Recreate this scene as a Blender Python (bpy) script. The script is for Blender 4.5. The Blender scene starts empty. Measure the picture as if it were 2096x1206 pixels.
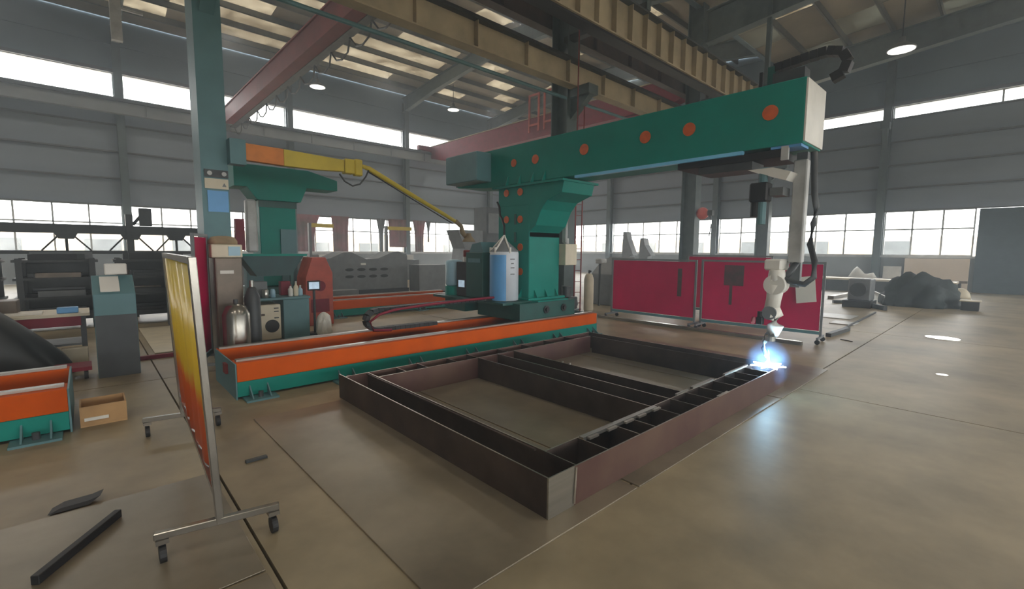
import bpy, bmesh, math, random
from mathutils import Vector, Matrix
random.seed(7)
S = bpy.context.scene
COL = S.collection
PI = math.pi

# ------------------------------------------------------------------ camera
# World: X runs along the machine rails, Y along the boom, Z up, metres. The camera stands at (0, 0, 1.75).
F, PITCH, ROLL, YAW, H = 945.0, math.radians(5.5), math.radians(.45), math.radians(47.3), 1.75
CX, CY = 1048, 603
cp, sp, cr, sr, cy_, sy_ = math.cos(PITCH), math.sin(PITCH), math.cos(ROLL), math.sin(ROLL), math.cos(YAW), math.sin(YAW)
def _w(a, b, f):                      # camera axes (right, up, forward) -> world
    x = a*cr - b*sr; y = a*sr + b*cr
    fw = f*cp + y*sp; up = -f*sp + y*cp
    return Vector((x*sy_ + fw*cy_, -x*cy_ + fw*sy_, up))
cam = bpy.data.cameras.new('camera'); co = bpy.data.objects.new('camera', cam); COL.objects.link(co)
R = Matrix((_w(1, 0, 0), _w(0, 1, 0), -_w(0, 0, 1))).transposed()
co.matrix_world = Matrix.Translation((0, 0, H)) @ R.to_4x4()
cam.sensor_width = 36; cam.lens = F/2096*36; cam.clip_start = .05; cam.clip_end = 400
S.camera = co
def at(px, py, z=None, x=None, y=None):   # point of the place seen at a pixel of the photo, on one known plane
    d = _w(px-CX, -(py-CY), F)
    t = (z-H)/d.z if z is not None else (x/d.x if x is not None else y/d.y)
    p = d*t; p.z += H
    return p

# ------------------------------------------------------------------ world, light, exposure
w = bpy.data.worlds.new('sky'); S.world = w; w.use_nodes = True
bg = w.node_tree.nodes['Background']; bg.inputs[0].default_value = (.93, .96, 1, 1); bg.inputs[1].default_value = 5.0
S.view_settings.view_transform = 'Standard'; S.view_settings.look = 'None'
S.view_settings.exposure = 1.4; S.view_settings.gamma = 1; S.view_settings.use_curve_mapping = False
S.cycles.max_bounces = 6; S.cycles.diffuse_bounces = 4; S.cycles.transparent_max_bounces = 16
S.cycles.sample_clamp_indirect = 4; S.cycles.caustics_reflective = False; S.cycles.caustics_refractive = False
def portal(name, loc, rot, sx, sy):
    l = bpy.data.lights.new(name, 'AREA'); l.shape = 'RECTANGLE'; l.size = sx; l.size_y = sy
    l.cycles.is_portal = True
    o = bpy.data.objects.new(name, l); o.location = loc; o.rotation_euler = rot; COL.objects.link(o)
portal('window_portal', (7.5, 31.2, 2.7), (-PI/2, 0, 0), 43, 2.5)
portal('window_portal', (7.5, 31.2, 9.7), (-PI/2, 0, 0), 43, 1.4)
portal('window_portal', (29.7, 9, 2.7), (PI/2, 0, PI/2), 43, 2.5)
portal('window_portal', (29.7, 9, 8.5), (PI/2, 0, PI/2), 43, .8)
portal('window_portal', (7.5, -13.25, 2.25), (PI/2, 0, 0), 43, 2.5)
FILL_XY = [(x, y) for x in (-9, -2.5, 5.5, 13.5, 21.5) for y in (25.5, 14.5, -1.2, -7.5)]  # added fill spots to brighten the floor; most have no lamp body
def fill_light(x, y, z):
    l = bpy.data.lights.new('high_bay_fill', 'SPOT'); l.energy = 150; l.color = (1, .93, .84)
    l.spot_size = math.radians(150); l.spot_blend = .7; l.shadow_soft_size = .25
    o = bpy.data.objects.new('high_bay_fill', l); o.location = (x, y, z); COL.objects.link(o)

# ------------------------------------------------------------------ materials
def mat(name, col, rough=.6, metal=0., var=.12, scale=3., bump=0., col2=None, stretch=(1, 1, 1), spec=.5, emit=0, alpha=None):
    m = bpy.data.materials.new(name); m.use_nodes = True
    nt = m.node_tree; b = nt.nodes['Principled BSDF']
    b.inputs['Roughness'].default_value = rough; b.inputs['Metallic'].default_value = metal
    b.inputs['Specular IOR Level'].default_value = spec
    c2 = col2 or tuple(max(0, c*(1-2.2*var)) for c in col)
    c1 = tuple(min(1, c*(1+var)) for c in col)
    tc = nt.nodes.new('ShaderNodeTexCoord'); mp = nt.nodes.new('ShaderNodeMapping'); mp.inputs['Scale'].default_value = stretch
    no = nt.nodes.new('ShaderNodeTexNoise'); no.inputs['Scale'].default_value = scale; no.inputs['Detail'].default_value = 6
    no.inputs['Roughness'].default_value = .6
    rp = nt.nodes.new('ShaderNodeValToRGB'); rp.color_ramp.elements[0].position = .32; rp.color_ramp.elements[1].position = .66
    rp.color_ramp.elements[0].color = (*c2, 1); rp.color_ramp.elements[1].color = (*c1, 1)
    L = nt.links.new
    L(tc.outputs['Object'], mp.inputs[0]); L(mp.outputs[0], no.inputs['Vector']); L(no.outputs['Fac'], rp.inputs[0]); L(rp.outputs[0], b.inputs['Base Color'])
    if bump:
        bp = nt.nodes.new('ShaderNodeBump'); bp.inputs['Strength'].default_value = bump; bp.inputs['Distance'].default_value = .02
        L(no.outputs['Fac'], bp.inputs['Height']); L(bp.outputs[0], b.inputs['Normal'])
    if emit:
        L(rp.outputs[0], b.inputs['Emission Color']); b.inputs['Emission Strength'].default_value = emit
    return m
def h(s):   # sRGB 0-255 triple -> linear
    return tuple((c/255/12.92 if c/255 <= .04045 else ((c/255+.055)/1.055)**2.4) for c in s)
M = {}
M['concrete'] = mat('concrete', h((153, 140, 113)), .45, var=.2, scale=.7, bump=.05)
M['joint'] = mat('joint', h((60, 52, 44)), .8)
M['plate'] = mat('steel_plate', h((132, 122, 104)), .36, .25, var=.18, scale=.9)
M['teal'] = mat('teal_paint', h((0, 132, 120)), .5, spec=.25, var=.06, scale=1.2)
M['teal_dk'] = mat('dark_teal_paint', h((12, 78, 72)), .45, var=.1)
M['teal_grey'] = mat('teal_grey_paint', h((88, 128, 134)), .5, var=.08, scale=1.5)
M['col_grey'] = mat('column_grey_paint', h((84, 98, 100)), .5, var=.1)
M['orange'] = mat('orange_paint', h((206, 86, 0)), .6, spec=.15, var=.04)
M['orange_dull'] = mat('orange_disc_paint', h((208, 98, 42)), .5, var=.1, scale=8)
M['rust'] = mat('mill_scale_steel', h((78, 66, 58)), .5, .45, var=.22, scale=1.8, col2=h((52, 42, 38)), bump=.05)
M['rust_red'] = mat('mill_scale_steel_reddish', h((98, 76, 64)), .5, .4, var=.2, scale=1.3, col2=h((84, 54, 52)), bump=.05)
M['edge'] = mat('ground_steel_edge', h((190, 182, 170)), .3, .9, var=.1)
M['steel'] = mat('bright_steel', h((180, 178, 170)), .28, .9, var=.1, stretch=(.3, 5, 5))
M['grey'] = mat('grey_paint', h((112, 116, 118)), .5, var=.1)
M['grey_dk'] = mat('dark_grey_paint', h((62, 66, 68)), .5, var=.15)
M['black'] = mat('black_rubber', h((26, 26, 28)), .55, var=.1)
M['crimson'] = mat('crimson_sheet', h((196, 8, 80)), .5, spec=.15, var=.1, scale=.9)
M['crimson_dk'] = mat('crimson_crane_paint', h((128, 22, 46)), .6, var=.12)
M['red'] = mat('red_paint', h((128, 48, 48)), .6, var=.12, scale=1.2)
M['ladder'] = mat('red_ladder_paint', h((190, 84, 66)), .5)
M['yellow'] = mat('yellow_paint', h((205, 182, 52)), .45, var=.06)
M['yorange'] = mat('amber_paint', h((214, 128, 50)), .5, var=.1)
M['white'] = mat('white_paint', h((222, 220, 212)), .4, var=.05)
M['cream'] = mat('cream_paint', h((214, 204, 180)), .5, var=.06)
M['paleblue'] = mat('pale_blue_plastic', h((150, 186, 204)), .4, var=.05)
M['blue'] = mat('light_blue_label', h((96, 162, 218)), .4, var=.04)
M['strip'] = mat('pale_blue_highlight', h((130, 205, 245)), .3, var=.03)
M['drumwhite'] = mat('drum_card', h((208, 214, 222)), .45, var=.05)
M['clad'] = mat('wall_cladding', h((132, 144, 156)), .5, var=.1, scale=.35, stretch=(.3, .3, 1.5))
M['clad_dk'] = mat('upper_cladding', h((104, 122, 132)), .55, var=.1, scale=.3)
M['girt'] = mat('girt_steel', h((98, 102, 106)), .5, var=.1)
M['roof'] = mat('roof_sheet', h((150, 140, 122)), .6, var=.12, scale=.6)
M['purlin'] = mat('purlin_steel', h((100, 102, 98)), .6, var=.1)
M['rafter'] = mat('rafter_steel', h((92, 104, 104)), .6, var=.1)
M['girder'] = mat('runway_girder_paint', h((178, 164, 136)), .6, var=.12, scale=1.2)
M['girder_shade'] = mat('shaded_brown_girder', h((72, 54, 47)), .6, var=.25, scale=1.5)  # dark brown holds the backlit shade of the web and its stains
M['dado'] = mat('dado_wall', h((140, 146, 148)), .6, var=.1, scale=.6)
M['frame'] = mat('window_frame_paint', h((186, 188, 186)), .4)
M['out'] = mat('outdoor_render', h((214, 198, 178)), .8, var=.06, scale=.4)
M['outground'] = mat('outdoor_ground', h((190, 182, 168)), .9, var=.06)
M['card'] = mat('cardboard', h((178, 142, 98)), .8, var=.1)
M['tan'] = mat('tan_cloth', h((160, 140, 110)), .8, var=.15)
M['paper'] = mat('paper', h((224, 222, 214)), .7, var=.02)
M['curtain'] = mat('faded_maroon_curtain', h((142, 92, 98)), .9, var=.2, scale=1.2, col2=h((104, 96, 90)))
M['smear'] = mat('dark_smear', h((88, 50, 56)), .7, var=.3, scale=6, col2=h((60, 58, 52)))
M['door'] = mat('dark_slate_door', h((54, 70, 76)), .5, var=.1)
M['hood'] = mat('hood_dark_teal', h((12, 62, 64)), .5)
M['shiny'] = mat('bright_spot_mirror', h((240, 240, 236)), .12, .9, var=.02)
M['bagwhite'] = mat('white_plastic_bag', h((216, 214, 206)), .5, var=.06)
M['brown'] = mat('brown_grey_cabinet', h((112, 100, 88)), .4, .3, var=.15)
M['chrome'] = mat('grey_metal_cylinder', h((150, 146, 138)), .25, .8, var=.1)
M['tarp'] = mat('black_tarpaulin', h((34, 38, 40)), .5, var=.2, scale=2)
M['darkgreen'] = mat('dark_green_cover', h((28, 42, 42)), .75, var=.25, scale=3)
M['lampglow'] = mat('lamp_lens', (1, .97, .9), .5, var=0, emit=.8)
M['screen'] = mat('display_glow', h((190, 215, 235)), .4, var=.1, scale=9, emit=.2)
M['spark'] = mat('welding_arc', (.8, .93, 1), .5, var=0, emit=12)
M['redlamp'] = mat('pink_red_globe', h((220, 110, 104)), .4, var=.05)

def glass(name, tint, gloss=.06):
    m = bpy.data.materials.new(name); m.use_nodes = True; nt = m.node_tree; nt.nodes.clear()
    o = nt.nodes.new('ShaderNodeOutputMaterial'); mx = nt.nodes.new('ShaderNodeMixShader'); t = nt.nodes.new('ShaderNodeBsdfTransparent')
    g = nt.nodes.new('ShaderNodeBsdfGlossy'); t.inputs[0].default_value = (*tint, 1); g.inputs['Roughness'].default_value = .1
    mx.inputs[0].default_value = gloss
    L = nt.links.new; L(t.outputs[0], mx.inputs[1]); L(g.outputs[0], mx.inputs[2]); L(mx.outputs[0], o.inputs[0])
    return m
M['glass'] = glass('window_glass', (.93, .93, .91))
def skylight_mat():
    m = bpy.data.materials.new('translucent_skylight'); m.use_nodes = True; nt = m.node_tree; nt.nodes.clear()
    o = nt.nodes.new('ShaderNodeOutputMaterial'); mx = nt.nodes.new('ShaderNodeMixShader'); t = nt.nodes.new('ShaderNodeBsdfTransparent')
    d = nt.nodes.new('ShaderNodeBsdfDiffuse'); d.inputs[0].default_value = (.42, .38, .3, 1)
    n = nt.nodes.new('ShaderNodeTexNoise'); n.inputs['Scale'].default_value = .8; r = nt.nodes.new('ShaderNodeValToRGB')
    tc = nt.nodes.new('ShaderNodeTexCoord')
    r.color_ramp.elements[0].position = .35; r.color_ramp.elements[1].position = .7
    r.color_ramp.elements[0].color = (.19, .165, .125, 1); r.color_ramp.elements[1].color = (.36, .33, .27, 1)
    L = nt.links.new; L(tc.outputs['Object'], n.inputs['Vector']); L(n.outputs['Fac'], r.inputs[0]); L(r.outputs[0], t.inputs[0])
    mx.inputs[0].default_value = .3; L(t.outputs[0], mx.inputs[1]); L(d.outputs[0], mx.inputs[2]); L(mx.outputs[0], o.inputs[0])
    return m
M['sky'] = skylight_mat()
def film_mat():   # translucent yellow-to-orange welding film
    m = bpy.data.materials.new('welding_film'); m.use_nodes = True; nt = m.node_tree; nt.nodes.clear()
    o = nt.nodes.new('ShaderNodeOutputMaterial'); a = nt.nodes.new('ShaderNodeMixShader')
    t = nt.nodes.new('ShaderNodeBsdfTranslucent'); p = nt.nodes.new('ShaderNodeBsdfPrincipled'); p.inputs['Roughness'].default_value = .25
    tc = nt.nodes.new('ShaderNodeTexCoord'); n = nt.nodes.new('ShaderNodeTexNoise'); n.inputs['Scale'].default_value = 1.1
    sx = nt.nodes.new('ShaderNodeSeparateXYZ'); ma = nt.nodes.new('ShaderNodeMath'); ma.operation = 'MULTIPLY_ADD'; ma.inputs[1].default_value = .5
    r = nt.nodes.new('ShaderNodeValToRGB'); e = r.color_ramp.elements
    e[0].position = 0; e[0].color = (*h((236, 124, 50)), 1); e[1].position = 1; e[1].color = (*h((248, 232, 120)), 1)
    k = r.color_ramp.elements.new(.52); k.color = (*h((244, 144, 54)), 1); k = r.color_ramp.elements.new(.6); k.color = (*h((242, 220, 84)), 1)
    L = nt.links.new
    mr = nt.nodes.new('ShaderNodeMapRange'); mr.inputs['From Min'].default_value = .1; mr.inputs['From Max'].default_value = 1.75
    L(tc.outputs['Object'], sx.inputs[0]); L(tc.outputs['Object'], n.inputs['Vector']); L(n.outputs['Fac'], ma.inputs[0]); L(sx.outputs['Z'], ma.inputs[2])
    L(ma.outputs[0], mr.inputs['Value']); L(mr.outputs[0], r.inputs[0]); L(r.outputs[0], t.inputs[0]); L(r.outputs[0], p.inputs['Base Color'])
    a.inputs[0].default_value = .45; L(t.outputs[0], a.inputs[1]); L(p.outputs[0], a.inputs[2]); L(a.outputs[0], o.inputs[0])
    return m
M['film'] = film_mat()

# ------------------------------------------------------------------ mesh helpers (all coordinates are world metres)
ORG = {}
def tag(o, label=None, cat=None, group=None, kind=None):
    if label: o['label'] = label
    if cat: o['category'] = cat
    if group: o['group'] = group
    if kind: o['kind'] = kind
    return o
def thing(name, label, cat, loc=(0, 0, 0), group=None):
    o = bpy.data.objects.new(name, None); o.empty_display_size = .2; COL.objects.link(o)
    o.location = loc; ORG[o] = Vector(loc); return tag(o, label, cat, group)
class MB:
    def __init__(s): s.bm = bmesh.new()
    def box(s, a, b, rot=None, bev=0.):
        a, b = Vector(a), Vector(b); c = (a+b)/2; d = b-a
        m = Matrix.Translation(c)
        if rot is not None: m = m @ rot.to_4x4()
        m = m @ Matrix.Diagonal((abs(d.x), abs(d.y), abs(d.z), 1))
        r = bmesh.ops.create_cube(s.bm, size=1, matrix=m)
        if bev:
            es = list({e for v in r['verts'] for e in v.link_edges})
            bmesh.ops.bevel(s.bm, geom=es, offset=bev, segments=1, affect='EDGES', profile=.5)
        return s
    def cyl(s, a, b, r, r2=None, n=16, cap=True):
        a, b = Vector(a), Vector(b); d = b-a
        q = d.to_track_quat('Z', 'Y').to_matrix().to_4x4()
        bmesh.ops.create_cone(s.bm, cap_ends=cap, segments=n, radius1=r, radius2=r if r2 is None else r2, depth=d.length, matrix=Matrix.Translation((a+b)/2) @ q)
        return s
    def tube(s, pts, r, n=8):
        pts = [Vector(p) for p in pts]; rings = []
        for i, p in enumerate(pts):
            t = (pts[min(i+1, len(pts)-1)]-pts[max(i-1, 0)]).normalized()
            q = t.to_track_quat('Z', 'Y')
            rr = r[i] if isinstance(r, (list, tuple)) else r
            rings.append([s.bm.verts.new(p + q @ Vector((rr*math.cos(2*PI*k/n), rr*math.sin(2*PI*k/n), 0))) for k in range(n)])
        for A, B in zip(rings, rings[1:]):
            for k in range(n):
                try: s.bm.faces.new((A[k], A[(k+1) % n], B[(k+1) % n], B[k]))
                except ValueError: pass
        s.bm.faces.new(rings[0][::-1]); s.bm.faces.new(rings[-1])
        return s
    def lathe(s, c, prof, n=20, axis='Z'):
        rings = []
        for r, z in prof:
            ring = []
            for k in range(n):
                a = 2*PI*k/n; v = Vector((r*math.cos(a), r*math.sin(a), z))
                if axis == 'X': v = Vector((v.z, v.x, v.y))
                if axis == 'Y': v = Vector((v.x, v.z, v.y))
                ring.append(s.bm.verts.new(Vector(c)+v))
            rings.append(ring)
        for A, B in zip(rings, rings[1:]):
            for k in range(n): s.bm.faces.new((A[k], A[(k+1) % n], B[(k+1) % n], B[k]))
        s.bm.faces.new(rings[0][::-1]); s.bm.faces.new(rings[-1])
        return s
    def prism(s, poly, o, u, v, d):      # polygon in the plane (o,u,v), extruded by vector d
        o, u, v, d = Vector(o), Vector(u), Vector(v), Vector(d)
        A = [s.bm.verts.new(o+u*a+v*b) for a, b in poly]; B = [s.bm.verts.new(o+u*a+v*b+d) for a, b in poly]
        n = len(poly); s.bm.faces.new(A); s.bm.faces.new(B[::-1])
        for i in range(n): s.bm.faces.new((A[i], B[i], B[(i+1) % n], A[(i+1) % n]))
        return s
    def build(s, name, m, parent=None, smooth=False, bevel=0, label=None, kind=None):
        o0 = ORG.get(parent, Vector((0, 0, 0)))
        bmesh.ops.recalc_face_normals(s.bm, faces=s.bm.faces)
        if parent is not None and o0.length: bmesh.ops.translate(s.bm, verts=s.bm.verts, vec=-o0)
        me = bpy.data.meshes.new(name); s.bm.to_mesh(me); s.bm.free(); me.materials.append(M[m])
        if smooth:
            for p in me.polygons: p.use_smooth = len(p.vertices) < 5
        o = bpy.data.objects.new(name, me); COL.objects.link(o)
        if parent is not None: o.parent = parent
        ORG[o] = o0.copy()
        if bevel:
            b = o.modifiers.new('bevel', 'BEVEL'); b.width = bevel; b.segments = 2; b.limit_method = 'ANGLE'
        return tag(o, label=label, kind=kind)
def B(a, b, **k): return MB().box(a, b, **k)
def rz(a): return Matrix.Rotation(a, 3, 'Z')
def copy_tree(o, parent=None, off=Vector((0, 0, 0))):
    c = o.copy(); COL.objects.link(c); c.parent = parent
    if parent is None: c.location = o.location+off
    ORG[c] = ORG.get(o, Vector((0, 0, 0)))+off
    for ch in list(o.children): copy_tree(ch, c, off)
    return c
def X(v, y, z): return Vector((v, y, z))

# thin welding haze that fills the hall
def haze_mat():
    m = bpy.data.materials.new('welding_haze'); m.use_nodes = True; nt = m.node_tree; nt.nodes.clear()
    o = nt.nodes.new('ShaderNodeOutputMaterial'); v = nt.nodes.new('ShaderNodeVolumeScatter')
    v.inputs['Color'].default_value = (.80, .91, 1, 1); v.inputs['Density'].default_value = .009; v.inputs['Anisotropy'].default_value = .35
    nt.links.new(v.outputs[0], o.inputs['Volume']); return m
M['haze'] = haze_mat()
tag(B((-15.2, -14, -1), (30.6, 32.2, 15)).build('haze', 'haze', None), 'thin bluish welding haze filling the whole hall', 'haze', kind='stuff')
# ------------------------------------------------------------------ floor
XA, XB, YA, YB = -14.3, 29.5, -13.0, 31.0
fl = B((XA-.3, YA-.3, -.45), (XB+.3, YB+.3, -.2)).build('floor', 'joint', kind='structure')
xs = [XA, -11, -5.1, .66, 6.65, 12.6, 18.5, 24.4, XB]; ys = [YA, -10, -4.1, 1.83, 7.6, 13.5, 19.4, 25.2, YB]
for x0, x1 in zip(xs, xs[1:]):
    for y0, y1 in zip(ys, ys[1:]):
        B((x0+.009, y0+.009, -.2), (x1-.009, y1-.009, 0)).build('slab', 'concrete', fl)

# ------------------------------------------------------------------ walls, windows, columns
# wall_back_left is the plane y = 31, wall_back_right is x = 29.5
A0, A1, AC0, AC1 = 1.52, 3.86, 9.15, 10.35     # window band and clerestory heights, left wall
B0, B1, BC0, BC1 = 1.63, 3.8, 8.25, 8.85
BAYX = [XA, -6.3, 1.7, 9.7, 17.7, 25.7, XB]
BAYY = [YA, -11, -3, 4.7, 12.9, 20.9, 28.9, YB]
def girded_wall(name, axis, pos, lo, hi, bays, z0, z1, c0, c1, top, door=None):
    def pt(u, v, z): return (u, pos+v, z) if axis == 'x' else (pos+v, u, z)
    def bb(u0, u1, v0, v1, za, zb): return B(pt(u0, v0, za), pt(u1, v1, zb))
    root = bb(lo, hi, .02, .3, 0, z0).build(name, 'dado', kind='structure')
    bb(lo, hi, .1, .3, z1, c0).build('backing', 'clad', root)
    bb(lo, hi, .1, .3, c1, top).build('backing', 'clad_dk', root)
    n = 4; dz = (c0-z1)/n
    for u0, u1 in zip(bays, bays[1:]):
        for k in range(n):
            bb(u0+.02, u1-.02, .04, .1, z1+k*dz+.05, z1+(k+1)*dz-.05).build('cladding_panel', 'clad', root)
        zz = c1
        while zz < top-.2:
            z2 = min(zz+1.3, top); bb(u0+.02, u1-.02, .04, .1, zz+.05, z2-.03).build('cladding_panel', 'clad_dk', root); zz = z2
    for k in range(0, n+1):
        z = z1+k*dz
        bb(lo, hi, -.1, .04, z-.035, z+.035).build('girt', 'girt', root)
    bb(lo, hi, -.14, .3, c1-.02, c1+.14).build('girt', 'girt', root)
    bb(lo, hi, -.12, .32, z0-.1, z0-.002).build('sill', 'frame', root)
    return root
wa = girded_wall('wall_back_left', 'x', YB, XA, XB+.3, BAYX, A0, A1, AC0, AC1, 13.2)
wb = girded_wall('wall_back_right', 'y', XB, YA, YB, BAYY, B0, B1, BC0, BC1, 14.2)
B((XA-.3, YA, 0), (XA, YB+.3, 14)).build('wall_front_left', 'clad', kind='structure')
# the wall behind the camera has a tall glazed band like the daylight on the near faces implies
wf = B((XA-.3, YA-.3, 0), (XB+.3, YA, 1.0)).build('wall_front_right', 'clad', kind='structure')
B((XA-.3, YA-.3, 3.5), (XB+.3, YA, 14)).build('backing', 'clad', wf)
WN = [0]
def window(axis, pos, u0, u1, z0, z1, nx, zt=None):
    WN[0] += 1
    def pt(u, v, z): return (u, pos+v, z) if axis == 'x' else (pos+v, u, z)
    t = .035
    f = MB()
    f.box(pt(u0, .02, z0), pt(u1, .12, z0+.05)); f.box(pt(u0, .02, z1-.05), pt(u1, .12, z1))
    f.box(pt(u0, .02, z0), pt(u0+.06, .12, z1)); f.box(pt(u1-.06, .02, z0), pt(u1, .12, z1))
    root = f.build('window_%d' % WN[0], 'frame', kind='structure')
    rows = [z0, zt, z1] if zt else [z0, z1]
    if zt: B(pt(u0+.06, .03, zt-t), pt(u1-.06, .11, zt+t)).build('transom', 'frame', root)
    for i in range(1, nx):
        u = u0+(u1-u0)*i/nx
        B(pt(u-t, .03, z0+.05), pt(u+t, .11, z1-.05)).build('mullion', 'frame', root)
    for i in range(nx):
        a, b = u0+(u1-u0)*i/nx+t, u0+(u1-u0)*(i+1)/nx-t
        for r0, r1 in zip(rows, rows[1:]):
            B(pt(a, .06, r0+t), pt(b, .068, r1-t)).build('pane', 'glass', root)
for u0, u1 in zip(BAYX, BAYX[1:]):
    window('x', YB, u0+.15, u1-.15, A0, A1, max(1, round((u1-u0)/1.33)), 2.95)
    window('x', YB, u0+.15, u1-.15, AC0, AC1, max(1, round((u1-u0)/8)))
for u0, u1 in zip(BAYY, BAYY[1:]):
    if u1 > 1.5:
        window('y', XB, max(u0+.15, 1.3), u1-.15, B0, B1, max(1, round((u1-max(u0, 1.3))/1.33)), 2.9)
    else:
        window('y', XB, u0+.15, u1-.15, B0, B1, max(1, round((u1-u0)/1.33)), 2.9)
    window('y', XB, u0+.15, u1-.15, BC0, BC1, max(1, round((u1-u0)/4)))
def hcol(c, along, w, d, z1, m, name, kind='structure', z0=0.):   # H-section column: flanges face the hall
    x, y = c; t = .025
    mb = MB()
    if along == 'x':
        mb.box((x-w/2, y-d/2, z0), (x+w/2, y-d/2+t, z1)); mb.box((x-w/2, y+d/2-t, z0), (x+w/2, y+d/2, z1)); mb.box((x-t/2, y-d/2+t, z0), (x+t/2, y+d/2-t, z1))
    else:
        mb.box((x-d/2, y-w/2, z0), (x-d/2+t, y+w/2, z1)); mb.box((x+d/2-t, y-w/2, z0), (x+d/2, y+w/2, z1)); mb.box((x-d/2+t, y-t/2, z0), (x+d/2-t, y+t/2, z1))
    return mb.build(name, m, kind=kind)
for u0, u1 in zip(BAYX, BAYX[1:]):
    window('x', YA-.18, u0+.15, u1-.15, 1.0, 3.5, max(1, round((u1-u0)/2)), 2.6)
n = 0
for x in BAYX[1:-1]:
    n += 1; hcol((x, YB-.26), 'x', .32, .42, 12.3, 'col_grey', 'trim_%d' % n)
for y in BAYY[1:-1]:
    n += 1; c = hcol((XB-.26, y), 'y', .32, .42, 11.0, 'col_grey', 'trim_%d' % n)
    B((XB-.9, y-.18, 7.7), (XB-.47, y+.18, 8.0)).build('bracket', 'col_grey', c)
    MB().prism([(0, 0), (.4, .9), (0, .9)], (XB-.47, y-.1, 6.8), (-1, 0, 0), (0, 0, 1), (0, .2, 0)).build('gusset', 'col_grey', c)

# ------------------------------------------------------------------ roof: sheets, skylights, purlins, rafters
def zr(y): return 12.95+1.0*(1-abs(y-20)/11) if y >= 9 else 11.15+.8*(1-abs(y+2)/11)
roof = B((XA, 8.9, 11.1), (XB, 9.1, 13.1)).build('ceiling', 'clad_dk', kind='structure')
def roof_rows(y0, y1, n): return [y0+(y1-y0)*i/n for i in range(n+1)]
SKYROWS = []
for (y0, y1, n_) in ((9, 20, 7), (20, 31, 7), (-13, -2, 7), (-2, 9, 7)):
    rr = roof_rows(y0, y1, n_)
    for i, (a, b) in enumerate(zip(rr, rr[1:])):
        za, zb = zr(a+1e-6) if a != 9 or y0 == 9 else 0, zr(b-1e-6)
        if y0 == -2: za, zb = 11.15+.8*(1-abs(a+2)/11), 11.15+.8*(1-abs(b+2)/11)
        nx = 22; stepx = (XB-XA)/nx
        runs = []
        for k in range(nx):
            xx = XA+(k+.5)*stepx
            lit = False
            if 9 < a+.1 < 29:
                if 10 < xx < 17.2: lit = b < 29.8 and (k+i) % 5 != 0
                elif 2.2 < xx < 9.4: lit = b < 29.8 and (k*3+i) % 4 != 0
                elif xx > 18: lit = (k*7+i*5) % 3 == 0
                else: lit = (k+i) % 3 == 0
            elif -12 < a < 8 and xx < 27: lit = (k+2*i) % 3 == 0
            if runs and runs[-1][2] == lit: runs[-1][1] = k+1
            else: runs.append([k, k+1, lit])
        for k0, k1, lit in runs:
            x0, x1 = XA+k0*stepx, XA+k1*stepx
            MB().prism([(a-y0, za), (b-y0, zb), (b-y0, zb+.03), (a-y0, za+.03)], (x0, y0, 0), (0, 1, 0), (0, 0, 1), (x1-x0, 0, 0)).build('skylight_panel' if lit else 'roof_sheet', 'sky' if lit else 'roof', roof)
        mb = MB(); mb.box((XA, a-.035, za-.28), (XB, a-.02, za)); mb.box((XA, a-.035, za-.28), (XB, a+.05, za-.262)); mb.build('purlin', 'purlin', roof)
def rafter(x, y0, y1, bot, top, m, name='rafter', hw=.16):
    # bot/top: lists of (y, z) for the bottom and top edge
    mb = MB()
    poly = [(y, z) for y, z in bot]+[(y, z) for y, z in reversed(top)]
    mb.prism(poly, (x-.012, 0, 0), (0, 1, 0), (0, 0, 1), (.024, 0, 0))
    for line, s in ((bot, 1), (top, -1)):
        for (ya, za), (yb, zb) in zip(line, line[1:]):
            mb.prism([(ya, za), (yb, zb), (yb, zb+.03*s), (ya, za+.03*s)], (x-hw, 0, 0), (0, 1, 0), (0, 0, 1), (2*hw, 0, 0))
    return mb.build(name, m, roof)
for x in BAYX[1:-1]:
    rafter(x, 9, 31, [(9, 11.6), (13, 12.15), (20, 12.75), (27, 12.2), (31, 11.6)], [(9, 12.62), (20, 13.62), (31, 12.62)], 'rafter')
for x in (-6.1, 2.0, 10.1, 18.05, 26.1):
    rafter(x, -13, 9, [(-13, 9.6), (-2, 10.7), (8.6, 9.65)], [(-13, 10.8), (-2, 11.6), (8.6, 10.85)], 'rafter', hw=.2)
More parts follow.
